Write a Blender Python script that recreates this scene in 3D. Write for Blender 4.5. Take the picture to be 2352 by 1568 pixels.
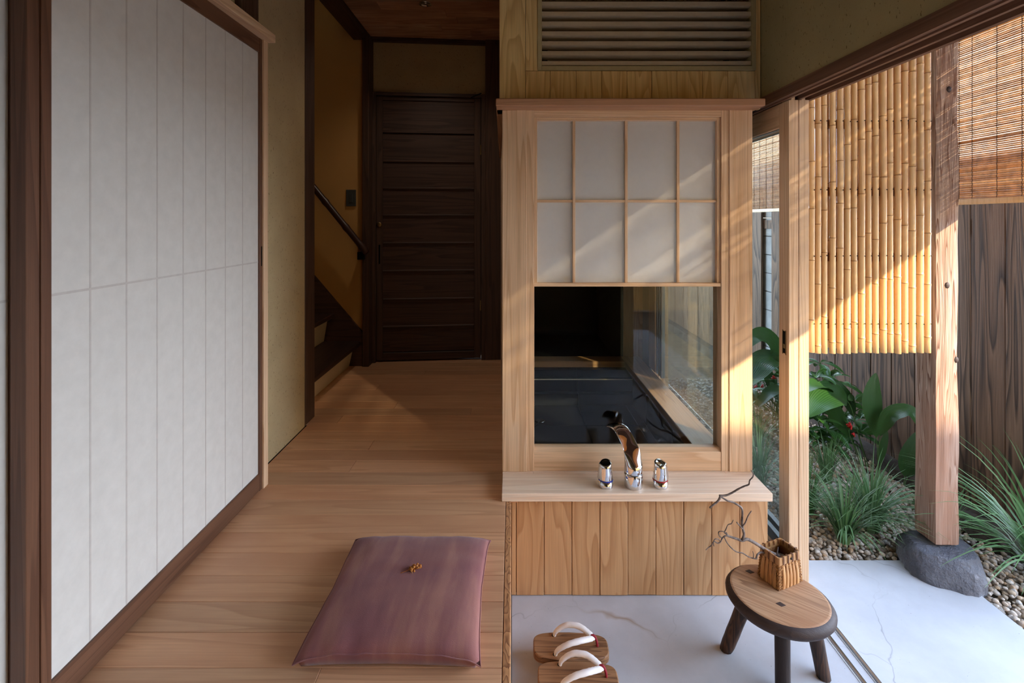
import bpy, bmesh, math, random
import numpy as np
from mathutils import Vector, Matrix, noise

random.seed(7)
sc = bpy.context.scene
for o in list(bpy.data.objects):
    bpy.data.objects.remove(o, do_unlink=True)
COL = sc.collection
PI = math.pi

# ------------------------------------------------------------------ camera, sky, sun, exposure
EYE = 0.96                     # eye height above the timber floor
F = 1111.0                     # focal length in pixels of the 2352 x 1568 frame
cam_d = bpy.data.cameras.new('camera')
cam_d.sensor_width = 36.0
cam_d.lens = 36.0 * F / 2352
cam_d.shift_y = -(784 - 508) / 2352
cam_d.clip_start = 0.02
cam = bpy.data.objects.new('camera', cam_d)
cam.location = (0, 0, EYE)
cam.rotation_euler = (PI / 2, 0, 0)
COL.objects.link(cam)
sc.camera = cam

world = bpy.data.worlds.new('sky')
sc.world = world
world.use_nodes = True
bg = world.node_tree.nodes['Background']
# hazy sky: brightest along the horizon, the same all the way round
wt = world.node_tree
w_tc = wt.nodes.new('ShaderNodeTexCoord')
w_sp = wt.nodes.new('ShaderNodeSeparateXYZ')
w_rp = wt.nodes.new('ShaderNodeValToRGB')
for el, (p_, c_) in zip([w_rp.color_ramp.elements[0], w_rp.color_ramp.elements.new(.45), w_rp.color_ramp.elements.new(.7), w_rp.color_ramp.elements[-1]],
                        [(0.0, (.74, .85, 1.0, 1)), (.45, (.60, .73, .96, 1)), (.7, (.26, .33, .47, 1)), (1.0, (.10, .14, .22, 1))]):
    el.position = p_
    el.color = c_
wt.links.new(w_tc.outputs['Generated'], w_sp.inputs[0])
wt.links.new(w_sp.outputs['Z'], w_rp.inputs[0])
wt.links.new(w_rp.outputs[0], bg.inputs['Color'])
bg.inputs['Strength'].default_value = 2.3

sun_d = bpy.data.lights.new('sun', 'SUN')
sun_d.energy = 1.55
sun_d.angle = math.radians(0.8)
sun_d.color = (1.0, 0.80, 0.52)
sun = bpy.data.objects.new('sun', sun_d)
sun.location = (6, -6, 6)
sun.rotation_euler = Vector((-1.0, 1.32, -0.66)).to_track_quat('-Z', 'Y').to_euler()
COL.objects.link(sun)

sc.view_settings.view_transform = 'Standard'
sc.view_settings.look = 'None'
sc.view_settings.gamma = 1.0
sc.view_settings.use_curve_mapping = False
sc.view_settings.exposure = 2.75
sc.cycles.use_denoising = True
sc.cycles.max_bounces = 14
sc.cycles.diffuse_bounces = 8
sc.cycles.glossy_bounces = 6
sc.cycles.transparent_max_bounces = 16

# ------------------------------------------------------------------ helpers
def P(px, py, Y):
    """point at depth Y seen at pixel (px, py) of the photograph (used to measure the place)"""
    return Vector(((px - 1176) / F * Y, Y, EYE - (py - 508) / F * Y))

def tag(o, label=None, cat=None, group=None, kind=None):
    if label: o['label'] = label
    if cat: o['category'] = cat
    if group: o['group'] = group
    if kind: o['kind'] = kind
    return o

def thing(name, label, cat, loc=(0, 0, 0), rz=0.0, group=None, kind=None):
    o = bpy.data.objects.new(name, None)
    o.empty_display_size = 0.05
    o.location = loc
    o.rotation_euler = (0, 0, rz)
    COL.objects.link(o)
    return tag(o, label, cat, group, kind)

def world_of(p):
    m = Matrix.Translation(p.location) @ p.rotation_euler.to_matrix().to_4x4()
    return world_of(p.parent) @ m if p.parent else m

def obj(name, bm, mats, parent=None, local=False, smooth=False, at=None):
    """link a bmesh (world coordinates unless local) as one mesh object"""
    me = bpy.data.meshes.new(name)
    if parent is not None and not local:
        bm.transform(world_of(parent).inverted())
    if at is not None:
        bm.transform(Matrix.Translation(-Vector(at)))
    bm.to_mesh(me)
    bm.free()
    for m in (mats if isinstance(mats, (list, tuple)) else [mats]):
        me.materials.append(m)
    if smooth:
        me.polygons.foreach_set('use_smooth', [True] * len(me.polygons))
    o = bpy.data.objects.new(name, me)
    if at is not None:
        o.location = at
    COL.objects.link(o)
    if parent is not None:
        o.parent = parent
    return o

def struct(name, bm, mats, label, cat, **k):
    return tag(obj(name, bm, mats, **k), label, cat, None, 'structure')

def nb():
    return bmesh.new()

def box(bm, x0, x1, y0, y1, z0, z1, bev=0.0, mi=0):
    vs = [bm.verts.new((x, y, z)) for x in (x0, x1) for y in (y0, y1) for z in (z0, z1)]
    q = [(0, 1, 3, 2), (4, 6, 7, 5), (0, 4, 5, 1), (2, 3, 7, 6), (0, 2, 6, 4), (1, 5, 7, 3)]
    fs = [bm.faces.new([vs[i] for i in f]) for f in q]
    for f in fs: f.material_index = mi
    if bev > 0:
        es = list({e for f in fs for e in f.edges})
        bmesh.ops.bevel(bm, geom=es, offset=bev, segments=1, affect='EDGES', profile=0.5, material=-1)
    return bm

def bx(x0, x1, y0, y1, z0, z1, bev=0.0):
    return box(nb(), x0, x1, y0, y1, z0, z1, bev)

def prism(bm, prof, axis, a0, a1, bev=0.0, mi=0):
    """extrude a closed 2-D profile along an axis: 'Y' profile is (x,z); 'X' is (y,z); 'Z' is (x,y)"""
    def pt(p, a):
        return {'Y': (p[0], a, p[1]), 'X': (a, p[0], p[1]), 'Z': (p[0], p[1], a)}[axis]
    A = [bm.verts.new(pt(p, a0)) for p in prof]
    B = [bm.verts.new(pt(p, a1)) for p in prof]
    n = len(prof)
    fs = [bm.faces.new(A), bm.faces.new(B[::-1])]
    for i in range(n):
        fs.append(bm.faces.new((A[i], B[i], B[(i + 1) % n], A[(i + 1) % n])))
    for f in fs: f.material_index = mi
    bmesh.ops.recalc_face_normals(bm, faces=fs)
    if bev > 0:
        es = list({e for f in fs for e in f.edges})
        bmesh.ops.bevel(bm, geom=es, offset=bev, segments=1, affect='EDGES', material=-1)
    return bm

def tube(bm, pts, radii, n=8, cap=True, mi=0, squash=None):
    pts = [Vector(p) for p in pts]
    if not isinstance(radii, (list, tuple)): radii = [radii] * len(pts)
    rings = []
    up = None
    for i, p in enumerate(pts):
        t = (pts[min(i + 1, len(pts) - 1)] - pts[max(i - 1, 0)]).normalized()
        if up is None:
            up = Vector((0, 0, 1)) if abs(t.z) < 0.9 else Vector((1, 0, 0))
        s = t.cross(up)
        if s.length < 1e-6: s = t.cross(Vector((0, 1, 0)))
        s.normalize()
        u = s.cross(t).normalized()
        up = u
        k = squash or 1.0
        rings.append([bm.verts.new(p + radii[i] * (math.cos(a) * s + k * math.sin(a) * u))
                      for a in (2 * PI * j / n for j in range(n))])
    fs = []
    for a, b in zip(rings, rings[1:]):
        for j in range(n):
            fs.append(bm.faces.new((a[j], a[(j + 1) % n], b[(j + 1) % n], b[j])))
    if cap:
        fs.append(bm.faces.new(rings[0][::-1])); fs.append(bm.faces.new(rings[-1]))
    for f in fs: f.material_index = mi
    return rings

def smooth_path(pts, per=6):
    """Catmull-Rom through the points"""
    pts = [Vector(p) for p in pts]
    out = []
    for i in range(len(pts) - 1):
        p0, p1, p2, p3 = pts[max(i - 1, 0)], pts[i], pts[i + 1], pts[min(i + 2, len(pts) - 1)]
        for k in range(per):
            t = k / per
            out.append(0.5 * ((2 * p1) + (p2 - p0) * t + (2 * p0 - 5 * p1 + 4 * p2 - p3) * t * t
                              + (-p0 + 3 * p1 - 3 * p2 + p3) * t ** 3))
    out.append(pts[-1])
    return out

def lathe(bm, prof, c=(0, 0, 0), n=24, mi=0):
    rings = []
    for r, z in prof:
        rings.append([bm.verts.new((c[0] + r * math.cos(2 * PI * j / n), c[1] + r * math.sin(2 * PI * j / n), c[2] + z)) for j in range(n)])
    fs = []
    for a, b in zip(rings, rings[1:]):
        for j in range(n):
            fs.append(bm.faces.new((a[j], a[(j + 1) % n], b[(j + 1) % n], b[j])))
    fs.append(bm.faces.new(rings[0][::-1])); fs.append(bm.faces.new(rings[-1]))
    for f in fs: f.material_index = mi
    return rings

# ------------------------------------------------------------------ materials
def s2l(c):
    return tuple((v / 255 / 12.92) if v / 255 <= 0.04045 else ((v / 255 + 0.055) / 1.055) ** 2.4 for v in c) + (1.0,)

def new_mat(name):
    m = bpy.data.materials.new(name)
    m.use_nodes = True
    nt = m.node_tree
    return m, nt, nt.nodes['Principled BSDF']

def N(nt, t, **k):
    n = nt.nodes.new(t)
    for a, v in k.items():
        if a.startswith('i_'):
            key = a[2:]
            n.inputs[int(key) if key.isdigit() else key].default_value = v
        else:
            setattr(n, a, v)
    return n

def ramp(nt, stops):
    n = nt.nodes.new('ShaderNodeValToRGB')
    e = n.color_ramp.elements
    while len(e) < len(stops): e.new(0.5)
    for el, (p, c) in zip(e, stops):
        el.position = p
        el.color = c if len(c) == 4 else tuple(c) + (1,)
    return n

def coords(nt, scale, rnd=True, src='Object'):
    L = nt.links
    tc = N(nt, 'ShaderNodeTexCoord')
    v = tc.outputs[src]
    if rnd:
        oi = N(nt, 'ShaderNodeObjectInfo')
        m = N(nt, 'ShaderNodeVectorMath', operation='SCALE')
        m.inputs[0].default_value = (37.1, 53.3, 71.7)
        L.new(oi.outputs['Random'], m.inputs['Scale'])
        a = N(nt, 'ShaderNodeVectorMath', operation='ADD')
        L.new(v, a.inputs[0]); L.new(m.outputs[0], a.inputs[1])
        v = a.outputs[0]
    s = N(nt, 'ShaderNodeVectorMath', operation='MULTIPLY')
    s.inputs[1].default_value = scale
    L.new(v, s.inputs[0])
    return s.outputs[0]

def mix(nt, a, b, fac, mode='MIX'):
    n = N(nt, 'ShaderNodeMix', data_type='RGBA', blend_type=mode)
    for sock, v in ((n.inputs['Factor'], fac), (n.inputs['A'], a), (n.inputs['B'], b)):
        if isinstance(v, (int, float)): sock.default_value = v
        elif isinstance(v, tuple): sock.default_value = v
        else: nt.links.new(v, sock)
    return n.outputs['Result']

def wood(name, light, dark, axis='Z', scale=7.0, stretch=0.07, rings=9.0, line=0.55, rough=0.5,
         bump=0.15, var=0.18, fibre=0.22, spec=0.4, blotch=None, island=False, edge=0.72):
    m, nt, b = new_mat(name)
    L = nt.links
    ax = 'XYZ'.index(axis)
    sv = [scale] * 3; sv[ax] = scale * stretch
    n1 = N(nt, 'ShaderNodeTexNoise', i_Scale=1.0, i_Detail=1.5, i_Roughness=0.45, i_Distortion=0.15)
    L.new(coords(nt, sv), n1.inputs['Vector'])
    mu = N(nt, 'ShaderNodeMath', operation='MULTIPLY', i_1=rings); L.new(n1.outputs['Fac'], mu.inputs[0])
    fr = N(nt, 'ShaderNodeMath', operation='FRACT'); L.new(mu.outputs[0], fr.inputs[0])
    lc = tuple(light[i] * (1 - line) + dark[i] * line for i in range(3))
    mc = tuple(light[i] * (1 - line * .25) + dark[i] * line * .25 for i in range(3))
    rp = ramp(nt, [(0.0, s2l(light)), (edge - .22, s2l(mc)), (edge + .2, s2l(lc)), (1.0, s2l(light))])
    L.new(fr.outputs[0], rp.inputs[0])
    fv = [330.0] * 3; fv[ax] = 6.0
    n2 = N(nt, 'ShaderNodeTexNoise', i_Scale=1.0, i_Detail=2.0, i_Roughness=0.6)
    L.new(coords(nt, fv), n2.inputs['Vector'])
    fr2 = ramp(nt, [(0.25, (1 - fibre,) * 3), (0.7, (1.0,) * 3)])
    L.new(n2.outputs['Fac'], fr2.inputs[0])
    c = mix(nt, rp.outputs[0], fr2.outputs[0], 1.0, 'MULTIPLY')
    if blotch:
        n3 = N(nt, 'ShaderNodeTexNoise', i_Scale=1.0, i_Detail=4.0, i_Roughness=0.6)
        bv = [5.0] * 3; bv[ax] = 1.6
        L.new(coords(nt, bv), n3.inputs['Vector'])
        r3 = ramp(nt, [(0.42, (0, 0, 0)), (0.66, (1, 1, 1))]); L.new(n3.outputs['Fac'], r3.inputs[0])
        c = mix(nt, c, s2l(blotch), r3.outputs[0])
    if var:
        oi = N(nt, 'ShaderNodeObjectInfo')
        rr = ramp(nt, [(0, (1 - var,) * 3), (0.5, (1.0, 1 - var * .35, 1 - var * .55)), (1, (1.0,) * 3)])
        rnd = oi.outputs['Random']
        if island:
            g = N(nt, 'ShaderNodeNewGeometry'); rnd = g.outputs['Random Per Island']
        L.new(rnd, rr.inputs[0])
        c = mix(nt, c, rr.outputs[0], 1.0, 'MULTIPLY')
    L.new(c, b.inputs['Base Color'])
    b.inputs['Roughness'].default_value = rough
    b.inputs['Specular IOR Level'].default_value = spec
    if bump:
        ad = N(nt, 'ShaderNodeMath', operation='MULTIPLY_ADD', i_1=0.5)
        L.new(fr.outputs[0], ad.inputs[0]); L.new(n2.outputs['Fac'], ad.inputs[2])
        bp = N(nt, 'ShaderNodeBump', i_Strength=bump, i_Distance=0.002)
        L.new(ad.outputs[0], bp.inputs['Height']); L.new(bp.outputs[0], b.inputs['Normal'])
    return m

def mottled(name, c1, c2, scale=8.0, rough=0.8, bump=0.2, bscale=250.0, bdist=0.002, spec=0.3, specks=None, metal=0.0, rnd=False, dens=0.62):
    m, nt, b = new_mat(name)
    L = nt.links
    n1 = N(nt, 'ShaderNodeTexNoise', i_Scale=1.0, i_Detail=6.0, i_Roughness=0.6)
    L.new(coords(nt, (scale,) * 3, rnd), n1.inputs['Vector'])
    rp = ramp(nt, [(0.3, s2l(c1)), (0.7, s2l(c2))]); L.new(n1.outputs['Fac'], rp.inputs[0])
    c = rp.outputs[0]
    n2 = N(nt, 'ShaderNodeTexNoise', i_Scale=1.0, i_Detail=3.0, i_Roughness=0.7)
    L.new(coords(nt, (bscale,) * 3, rnd), n2.inputs['Vector'])
    if specks:
        n3 = N(nt, 'ShaderNodeTexNoise', i_Scale=1.0, i_Detail=2.0)
        L.new(coords(nt, (bscale * .6, bscale * .6, bscale * .25), rnd), n3.inputs['Vector'])
        r3 = ramp(nt, [(dens, (0, 0, 0)), (dens + .07, (1, 1, 1))]); L.new(n3.outputs['Fac'], r3.inputs[0])
        c = mix(nt, c, s2l(specks), r3.outputs[0])
    L.new(c, b.inputs['Base Color'])
    b.inputs['Roughness'].default_value = rough
    b.inputs['Specular IOR Level'].default_value = spec
    b.inputs['Metallic'].default_value = metal
    if bump:
        bp = N(nt, 'ShaderNodeBump', i_Strength=bump, i_Distance=bdist)
        L.new(n2.outputs['Fac'], bp.inputs['Height']); L.new(bp.outputs[0], b.inputs['Normal'])
    return m

def plain(name, c, rough=0.5, metal=0.0, spec=0.5, coat=0.0):
    m, nt, b = new_mat(name)
    n1 = N(nt, 'ShaderNodeTexNoise', i_Scale=1.0, i_Detail=3.0)
    nt.links.new(coords(nt, (60,) * 3, False), n1.inputs['Vector'])
    rp = ramp(nt, [(0.3, s2l(tuple(v * .96 for v in c))), (0.7, s2l(c))])
    nt.links.new(n1.outputs['Fac'], rp.inputs[0]); nt.links.new(rp.outputs[0], b.inputs['Base Color'])
    b.inputs['Roughness'].default_value = rough
    b.inputs['Metallic'].default_value = metal
    b.inputs['Specular IOR Level'].default_value = spec
    b.inputs['Coat Weight'].default_value = coat
    return m

def island_mat(name, cols, rough=0.6, spec=0.3, fine=None, trans=0.0):
    """each loose piece of the mesh takes one of several colours"""
    m, nt, b = new_mat(name)
    g = N(nt, 'ShaderNodeNewGeometry')
    rp = ramp(nt, [(i / max(1, len(cols) - 1), s2l(c)) for i, c in enumerate(cols)])
    nt.links.new(g.outputs['Random Per Island'], rp.inputs[0])
    c = rp.outputs[0]
    if fine:
        n1 = N(nt, 'ShaderNodeTexNoise', i_Scale=1.0, i_Detail=4.0)
        nt.links.new(coords(nt, (fine,) * 3, False), n1.inputs['Vector'])
        r2 = ramp(nt, [(0.3, (.62, .60, .58)), (0.65, (1, 1, 1))]); nt.links.new(n1.outputs['Fac'], r2.inputs[0])
        c = mix(nt, c, r2.outputs[0], 1.0, 'MULTIPLY')
    nt.links.new(c, b.inputs['Base Color'])
    b.inputs['Roughness'].default_value = rough
    b.inputs['Specular IOR Level'].default_value = spec
    if trans:
        out = nt.nodes['Material Output']
        tr = N(nt, 'ShaderNodeBsdfTranslucent'); nt.links.new(c, tr.inputs['Color'])
        ms = N(nt, 'ShaderNodeMixShader', i_Fac=trans)
        nt.links.new(b.outputs[0], ms.inputs[1]); nt.links.new(tr.outputs[0], ms.inputs[2])
        nt.links.new(ms.outputs[0], out.inputs['Surface'])
    return m

def glass_mat(name, tint=(0.95, 0.97, 0.96)):
    m, nt, b = new_mat(name)
    nt.nodes.remove(b)
    t = N(nt, 'ShaderNodeBsdfTransparent'); t.inputs['Color'].default_value = tint + (1,)
    g = N(nt, 'ShaderNodeBsdfGlossy'); g.inputs['Roughness'].default_value = 0.01
    lw = N(nt, 'ShaderNodeLayerWeight', i_Blend=.5)
    pw = N(nt, 'ShaderNodeMath', operation='POWER', i_1=5.0); nt.links.new(lw.outputs['Facing'], pw.inputs[0])
    fz = N(nt, 'ShaderNodeMath', operation='MULTIPLY_ADD', i_1=.95, i_2=.02); nt.links.new(pw.outputs[0], fz.inputs[0])
    ms = N(nt, 'ShaderNodeMixShader')
    nt.links.new(fz.outputs[0], ms.inputs[0]); nt.links.new(t.outputs[0], ms.inputs[1]); nt.links.new(g.outputs[0], ms.inputs[2])
    nt.links.new(ms.outputs[0], nt.nodes['Material Output'].inputs['Surface'])
    return m

CYP_L, CYP_D = (232, 200, 164), (196, 152, 112)        # pale cypress
CED_L, CED_D = (208, 166, 120), (168, 120, 76)        # cedar boards
M = {}
M['cyp_z'] = wood('cypress_upright', CYP_L, CYP_D, 'Z', 16, .025, 12, .6, .45, .06, .05)
M['cyp_x'] = wood('cypress_across', CYP_L, CYP_D, 'X', 16, .025, 12, .55, .45, .06, .05)
M['cyp_y'] = wood('cypress_deep', CYP_L, CYP_D, 'Y', 16, .025, 12, .55, .45, .06, .05)
M['ledge'] = wood('pale_ledge_wood', (246, 222, 196), (226, 190, 156), 'X', 14, .03, 8, .5, .4, .05, .04)
M['shelf'] = wood('reddish_shelf_wood', (196, 148, 112), (160, 110, 78), 'X', 16, .03, 8, .5, .5, .05, .04)
M['shelf_y'] = wood('reddish_shelf_wood_deep', (180, 132, 98), (130, 88, 60), 'Y', 16, .03, 8, .5, .5, .05, .04)
M['cedar'] = wood('cedar_board', CED_L, CED_D, 'Z', 11, .12, 9, .62, .5, .1, .10)
M['cedar_up'] = wood('cedar_board_yellow', (240, 208, 144), (196, 150, 90), 'Z', 11, .14, 9, .6, .5, .1, .08)
M['floor'] = wood('worn_floorboard', (222, 176, 136), (186, 138, 100), 'X', 13, .06, 7, .5, .42, .08, .2, fibre=.16, blotch=(198, 150, 114), spec=.5)
M['endgrain'] = wood('step_edge_grain', (206, 152, 104), (120, 72, 44), 'Y', 45, .4, 6, .85, .5, .1, 0, edge=.74)
M['brown_y'] = wood('brown_stained_rail', (112, 78, 58), (76, 48, 34), 'Y', 18, .03, 8, .6, .45, .08, .06)
M['brown_z'] = wood('brown_stained_stile', (108, 74, 54), (76, 48, 34), 'Z', 18, .03, 8, .6, .45, .08, .06)
M['lintel'] = wood('brown_lintel', (128, 94, 76), (92, 62, 48), 'Y', 18, .03, 8, .6, .5, .08, .0)
M['dark_z'] = wood('dark_old_timber', (88, 66, 54), (58, 42, 34), 'Z', 18, .04, 8, .7, .5, .2, .12)
M['dark_x'] = wood('dark_old_timber_across', (84, 62, 52), (54, 38, 31), 'X', 18, .04, 8, .7, .5, .2, .12)
M['dark_y'] = wood('dark_old_timber_deep', (72, 50, 40), (46, 32, 25), 'Y', 18, .04, 8, .7, .45, .2, .12)
M['ceil'] = wood('ceiling_board', (206, 166, 134), (146, 106, 80), 'X', 14, .08, 8, .7, .55, .1, .3, blotch=(150, 110, 84))
M['fence'] = wood('charred_fence_board', (130, 106, 86), (58, 46, 37), 'Z', 10, .075, 12, .9, .62, .6, .25, fibre=.4, spec=.2, edge=.66)
M['post'] = wood('weathered_post', (190, 168, 152), (104, 70, 54), 'Z', 30, .045, 13, .9, .8, .9, 0, fibre=.45, spec=.15, blotch=(158, 122, 102))
M['seat'] = wood('old_stool_wood', (206, 168, 130), (132, 96, 70), 'X', 26, .06, 8, .7, .55, .35, 0, fibre=.35, blotch=(164, 120, 86))
M['bark'] = wood('dark_bark_edge', (74, 58, 52), (38, 28, 26), 'X', 30, .2, 6, .7, .6, .3, 0, fibre=.3, blotch=(50, 38, 36))
M['leg'] = wood('dark_stool_leg', (92, 62, 40), (26, 18, 14), 'Z', 60, .06, 5, .9, .55, .4, .1, fibre=.4, edge=.45, blotch=(34, 24, 20))
M['geta'] = wood('clog_wood', (164, 122, 84), (96, 64, 42), 'X', 40, .06, 7, .75, .6, .3, .1, fibre=.3)
M['plaster'] = mottled('sand_plaster', (172, 154, 118), (188, 170, 132), 3, .95, .5, 320, .002, .1, (112, 94, 68), dens=.66)
M['plaster_r'] = mottled('olive_plaster', (160, 148, 108), (174, 160, 118), 3, .95, .45, 320, .002, .1, (104, 90, 58), dens=.66)
M['tan'] = mottled('tan_wall', (196, 152, 92), (204, 160, 98), 2, .9, .1, 300, .001, .1)
M['ivory'] = mottled('ivory_riser', (214, 200, 172), (222, 208, 182), 3, .7, .02, 200)
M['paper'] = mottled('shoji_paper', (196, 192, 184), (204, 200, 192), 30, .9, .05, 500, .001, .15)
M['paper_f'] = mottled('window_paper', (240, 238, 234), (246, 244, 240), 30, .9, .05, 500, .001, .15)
def translucent(m, col, fac):
    nt = m.node_tree
    b = nt.nodes['Principled BSDF']
    tr = N(nt, 'ShaderNodeBsdfTranslucent'); tr.inputs['Color'].default_value = s2l(col)
    ms = N(nt, 'ShaderNodeMixShader', i_Fac=fac)
    nt.links.new(b.outputs[0], ms.inputs[1]); nt.links.new(tr.outputs[0], ms.inputs[2])
    nt.links.new(ms.outputs[0], nt.nodes['Material Output'].inputs['Surface'])
translucent(M['paper_f'], (252, 251, 248), .4)
M['seam'] = plain('paper_seam', (188, 181, 173), .9, 0, .1)
M['tile'] = mottled('black_stone_tile', (12, 13, 15), (20, 22, 24), 14, .42, .15, 400, .0006, .25, rnd=True)
M['grout'] = plain('grey_grout', (92, 92, 92), .8)
M['black'] = mottled('black_wall', (18, 17, 17), (26, 25, 24), 10, .5, .05, 200)
M['chrome'] = plain('chrome', (226, 228, 232), .04, 1.0)
M['steel'] = plain('steel_rail', (178, 176, 172), .25, 1.0)
M['brass'] = plain('aged_brass', (150, 128, 88), .35, 1.0)
M['greymetal'] = plain('grey_metal', (142, 146, 146), .35, .8)
M['blue'] = plain('blue_ring', (40, 60, 170), .4)
M['red'] = plain('red_ring', (170, 26, 36), .4)
M['vent'] = plain('olive_vent_paint', (176, 160, 118), .55)
M['vent_s'] = plain('vent_slat_paint', (190, 170, 140), .55)
M['dark'] = plain('dark_void', (20, 18, 16), .9, 0, .1)
M['switch'] = plain('grey_switch', (66, 70, 66), .5)
M['bamboo'] = wood('tan_bamboo', (232, 196, 142), (208, 164, 106), 'Z', 30, .02, 5, .5, .35, .03, .16, fibre=.12, spec=.5)
M['bnode'] = plain('bamboo_joint', (146, 104, 62), .6)
M['batten'] = wood('red_batten', (170, 112, 76), (130, 82, 54), 'X', 18, .04, 8, .6, .6, .05, .05)
M['hand'] = plain('dark_bamboo', (58, 34, 26), .35)
M['nail'] = plain('dark_nail', (40, 34, 30), .4, .6)
M['reed'] = island_mat('reed', [(200, 152, 98), (222, 182, 130), (182, 132, 84), (232, 196, 146), (190, 142, 94)], .55, .3, 40, .4)
M['cord'] = plain('dark_cord', (62, 48, 40), .8)
M['pebble'] = island_mat('pebble', [(170, 152, 132), (212, 202, 190), (184, 148, 110), (220, 214, 206), (142, 128, 116), (200, 176, 146), (226, 220, 212)], .7, .3, 90)
M['earth'] = mottled('garden_earth', (104, 88, 70), (140, 122, 100), 30, .95, .6, 120, .006, .1)
M['stone'] = mottled('grey_stone', (70, 73, 82), (112, 113, 120), 7, .62, 1.0, 38, .012, .35, (138, 140, 148), dens=.72)
M['kerb'] = mottled('brown_kerb', (62, 56, 50), (92, 84, 76), 14, .9, .7, 80, .006, .15)
M['house'] = mottled('brown_backdrop_wall', (168, 146, 122), (190, 168, 142), 4, .9, .2, 60, .004, .1)
M['block'] = mottled('concrete_block', (138, 142, 144), (164, 166, 166), 12, .9, .3, 200, .002, .2)
M['fabric'] = None
M['white'] = mottled('white_cloth_strap', (226, 224, 222), (238, 236, 234), 40, .7, .1, 300, .001, .3)
M['redcloth'] = plain('red_cord', (140, 24, 40), .7)
M['basket'] = wood('woven_bamboo_strip', (206, 160, 108), (160, 112, 70), 'Z', 40, .06, 6, .6, .4, .15, .2, fibre=.3)
M['basket_d'] = island_mat('woven_bamboo_weave', [(176, 124, 70), (206, 156, 96), (128, 82, 46)], .5, .4)
M['wrap'] = plain('dark_cane_wrap', (118, 74, 44), .4)
M['lining'] = plain('basket_lining', (150, 102, 60), .6)
M['twig'] = mottled('grey_twig', (70, 60, 54), (140, 128, 122), 60, .8, .4, 200, .001, .2)
M['dried'] = island_mat('dried_seed', [(186, 122, 62), (150, 88, 42), (204, 146, 84)], .8, .1)
M['leaf_big'] = None
M['berry'] = plain('red_berry', (190, 22, 20), .25, 0, .6)
M['stem'] = plain('green_stem', (70, 104, 50), .5)
M['glass'] = glass_mat('window_glass')

def leaf_material(name, c1, c2, rough, vein):
    m, nt, b = new_mat(name)
    L = nt.links
    uv = N(nt, 'ShaderNodeUVMap')
    sx = N(nt, 'ShaderNodeSeparateXYZ'); L.new(uv.outputs[0], sx.inputs[0])
    w = N(nt, 'ShaderNodeMath', operation='MULTIPLY', i_1=vein); L.new(sx.outputs['X'], w.inputs[0])
    s = N(nt, 'ShaderNodeMath', operation='SINE'); L.new(w.outputs[0], s.inputs[0])
    rp = ramp(nt, [(0.0, s2l(c1)), (1.0, s2l(c2))])
    mr = N(nt, 'ShaderNodeMapRange', i_1=-1.0, i_2=1.0); L.new(s.outputs[0], mr.inputs[0])
    L.new(mr.outputs[0], rp.inputs[0])
    oi = N(nt, 'ShaderNodeObjectInfo')
    rr = ramp(nt, [(0, (.65, .75, .6)), (1, (1.1, 1.05, 1.0))]); L.new(oi.outputs['Random'], rr.inputs[0])
    c = mix(nt, rp.outputs[0], rr.outputs[0], 1.0, 'MULTIPLY')
    L.new(c, b.inputs['Base Color'])
    b.inputs['Roughness'].default_value = rough
    b.inputs['Specular IOR Level'].default_value = .55
    tr = N(nt, 'ShaderNodeBsdfTranslucent'); L.new(c, tr.inputs['Color'])
    ms = N(nt, 'ShaderNodeMixShader', i_Fac=.1)
    L.new(b.outputs[0], ms.inputs[1]); L.new(tr.outputs[0], ms.inputs[2])
    L.new(ms.outputs[0], nt.nodes['Material Output'].inputs['Surface'])
    bp = N(nt, 'ShaderNodeBump', i_Strength=.25, i_Distance=.001)
    L.new(s.outputs[0], bp.inputs['Height']); L.new(bp.outputs[0], b.inputs['Normal'])
    return m
M['leaf_big'] = leaf_material('broad_leaf', (42, 78, 38), (56, 96, 46), .3, 90)
M['leaf_sm'] = leaf_material('glossy_shrub_leaf', (50, 92, 40), (66, 112, 52), .28, 20)
M['grass'] = island_mat('grass_blade', [(66, 102, 56), (100, 136, 88), (80, 118, 68), (124, 154, 114)], .4, .5, None, .2)

def fabric():
    m, nt, b = new_mat('plum_cushion_cloth')
    L = nt.links
    n1 = N(nt, 'ShaderNodeTexNoise', i_Scale=1.0, i_Detail=4.0, i_Roughness=.6, i_Distortion=.3)
    L.new(coords(nt, (17, 3.2, 3), False), n1.inputs['Vector'])
    rp = ramp(nt, [(.30, s2l((116, 72, 74))), (.50, s2l((138, 90, 88))), (.66, s2l((166, 116, 102)))])
    L.new(n1.outputs['Fac'], rp.inputs[0])
    n3 = N(nt, 'ShaderNodeTexNoise', i_Scale=1.0, i_Detail=2.0)
    L.new(coords(nt, (5, 9, 3), False), n3.inputs['Vector'])
    r3 = ramp(nt, [(.35, s2l((124, 78, 84))), (.65, s2l((150, 100, 92)))]); L.new(n3.outputs['Fac'], r3.inputs[0])
    c = mix(nt, rp.outputs[0], r3.outputs[0], .45)
    n2 = N(nt, 'ShaderNodeTexNoise', i_Scale=1.0, i_Detail=1.0)
    L.new(coords(nt, (600, 600, 600), False), n2.inputs['Vector'])
    L.new(c, b.inputs['Base Color'])
    b.inputs['Roughness'].default_value = .95
    b.inputs['Specular IOR Level'].default_value = .1
    b.inputs['Sheen Weight'].default_value = .15
    bp = N(nt, 'ShaderNodeBump', i_Strength=.35, i_Distance=.001)
    L.new(n2.outputs['Fac'], bp.inputs['Height']); L.new(bp.outputs[0], b.inputs['Normal'])
    return m
M['fabric'] = fabric()

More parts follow.
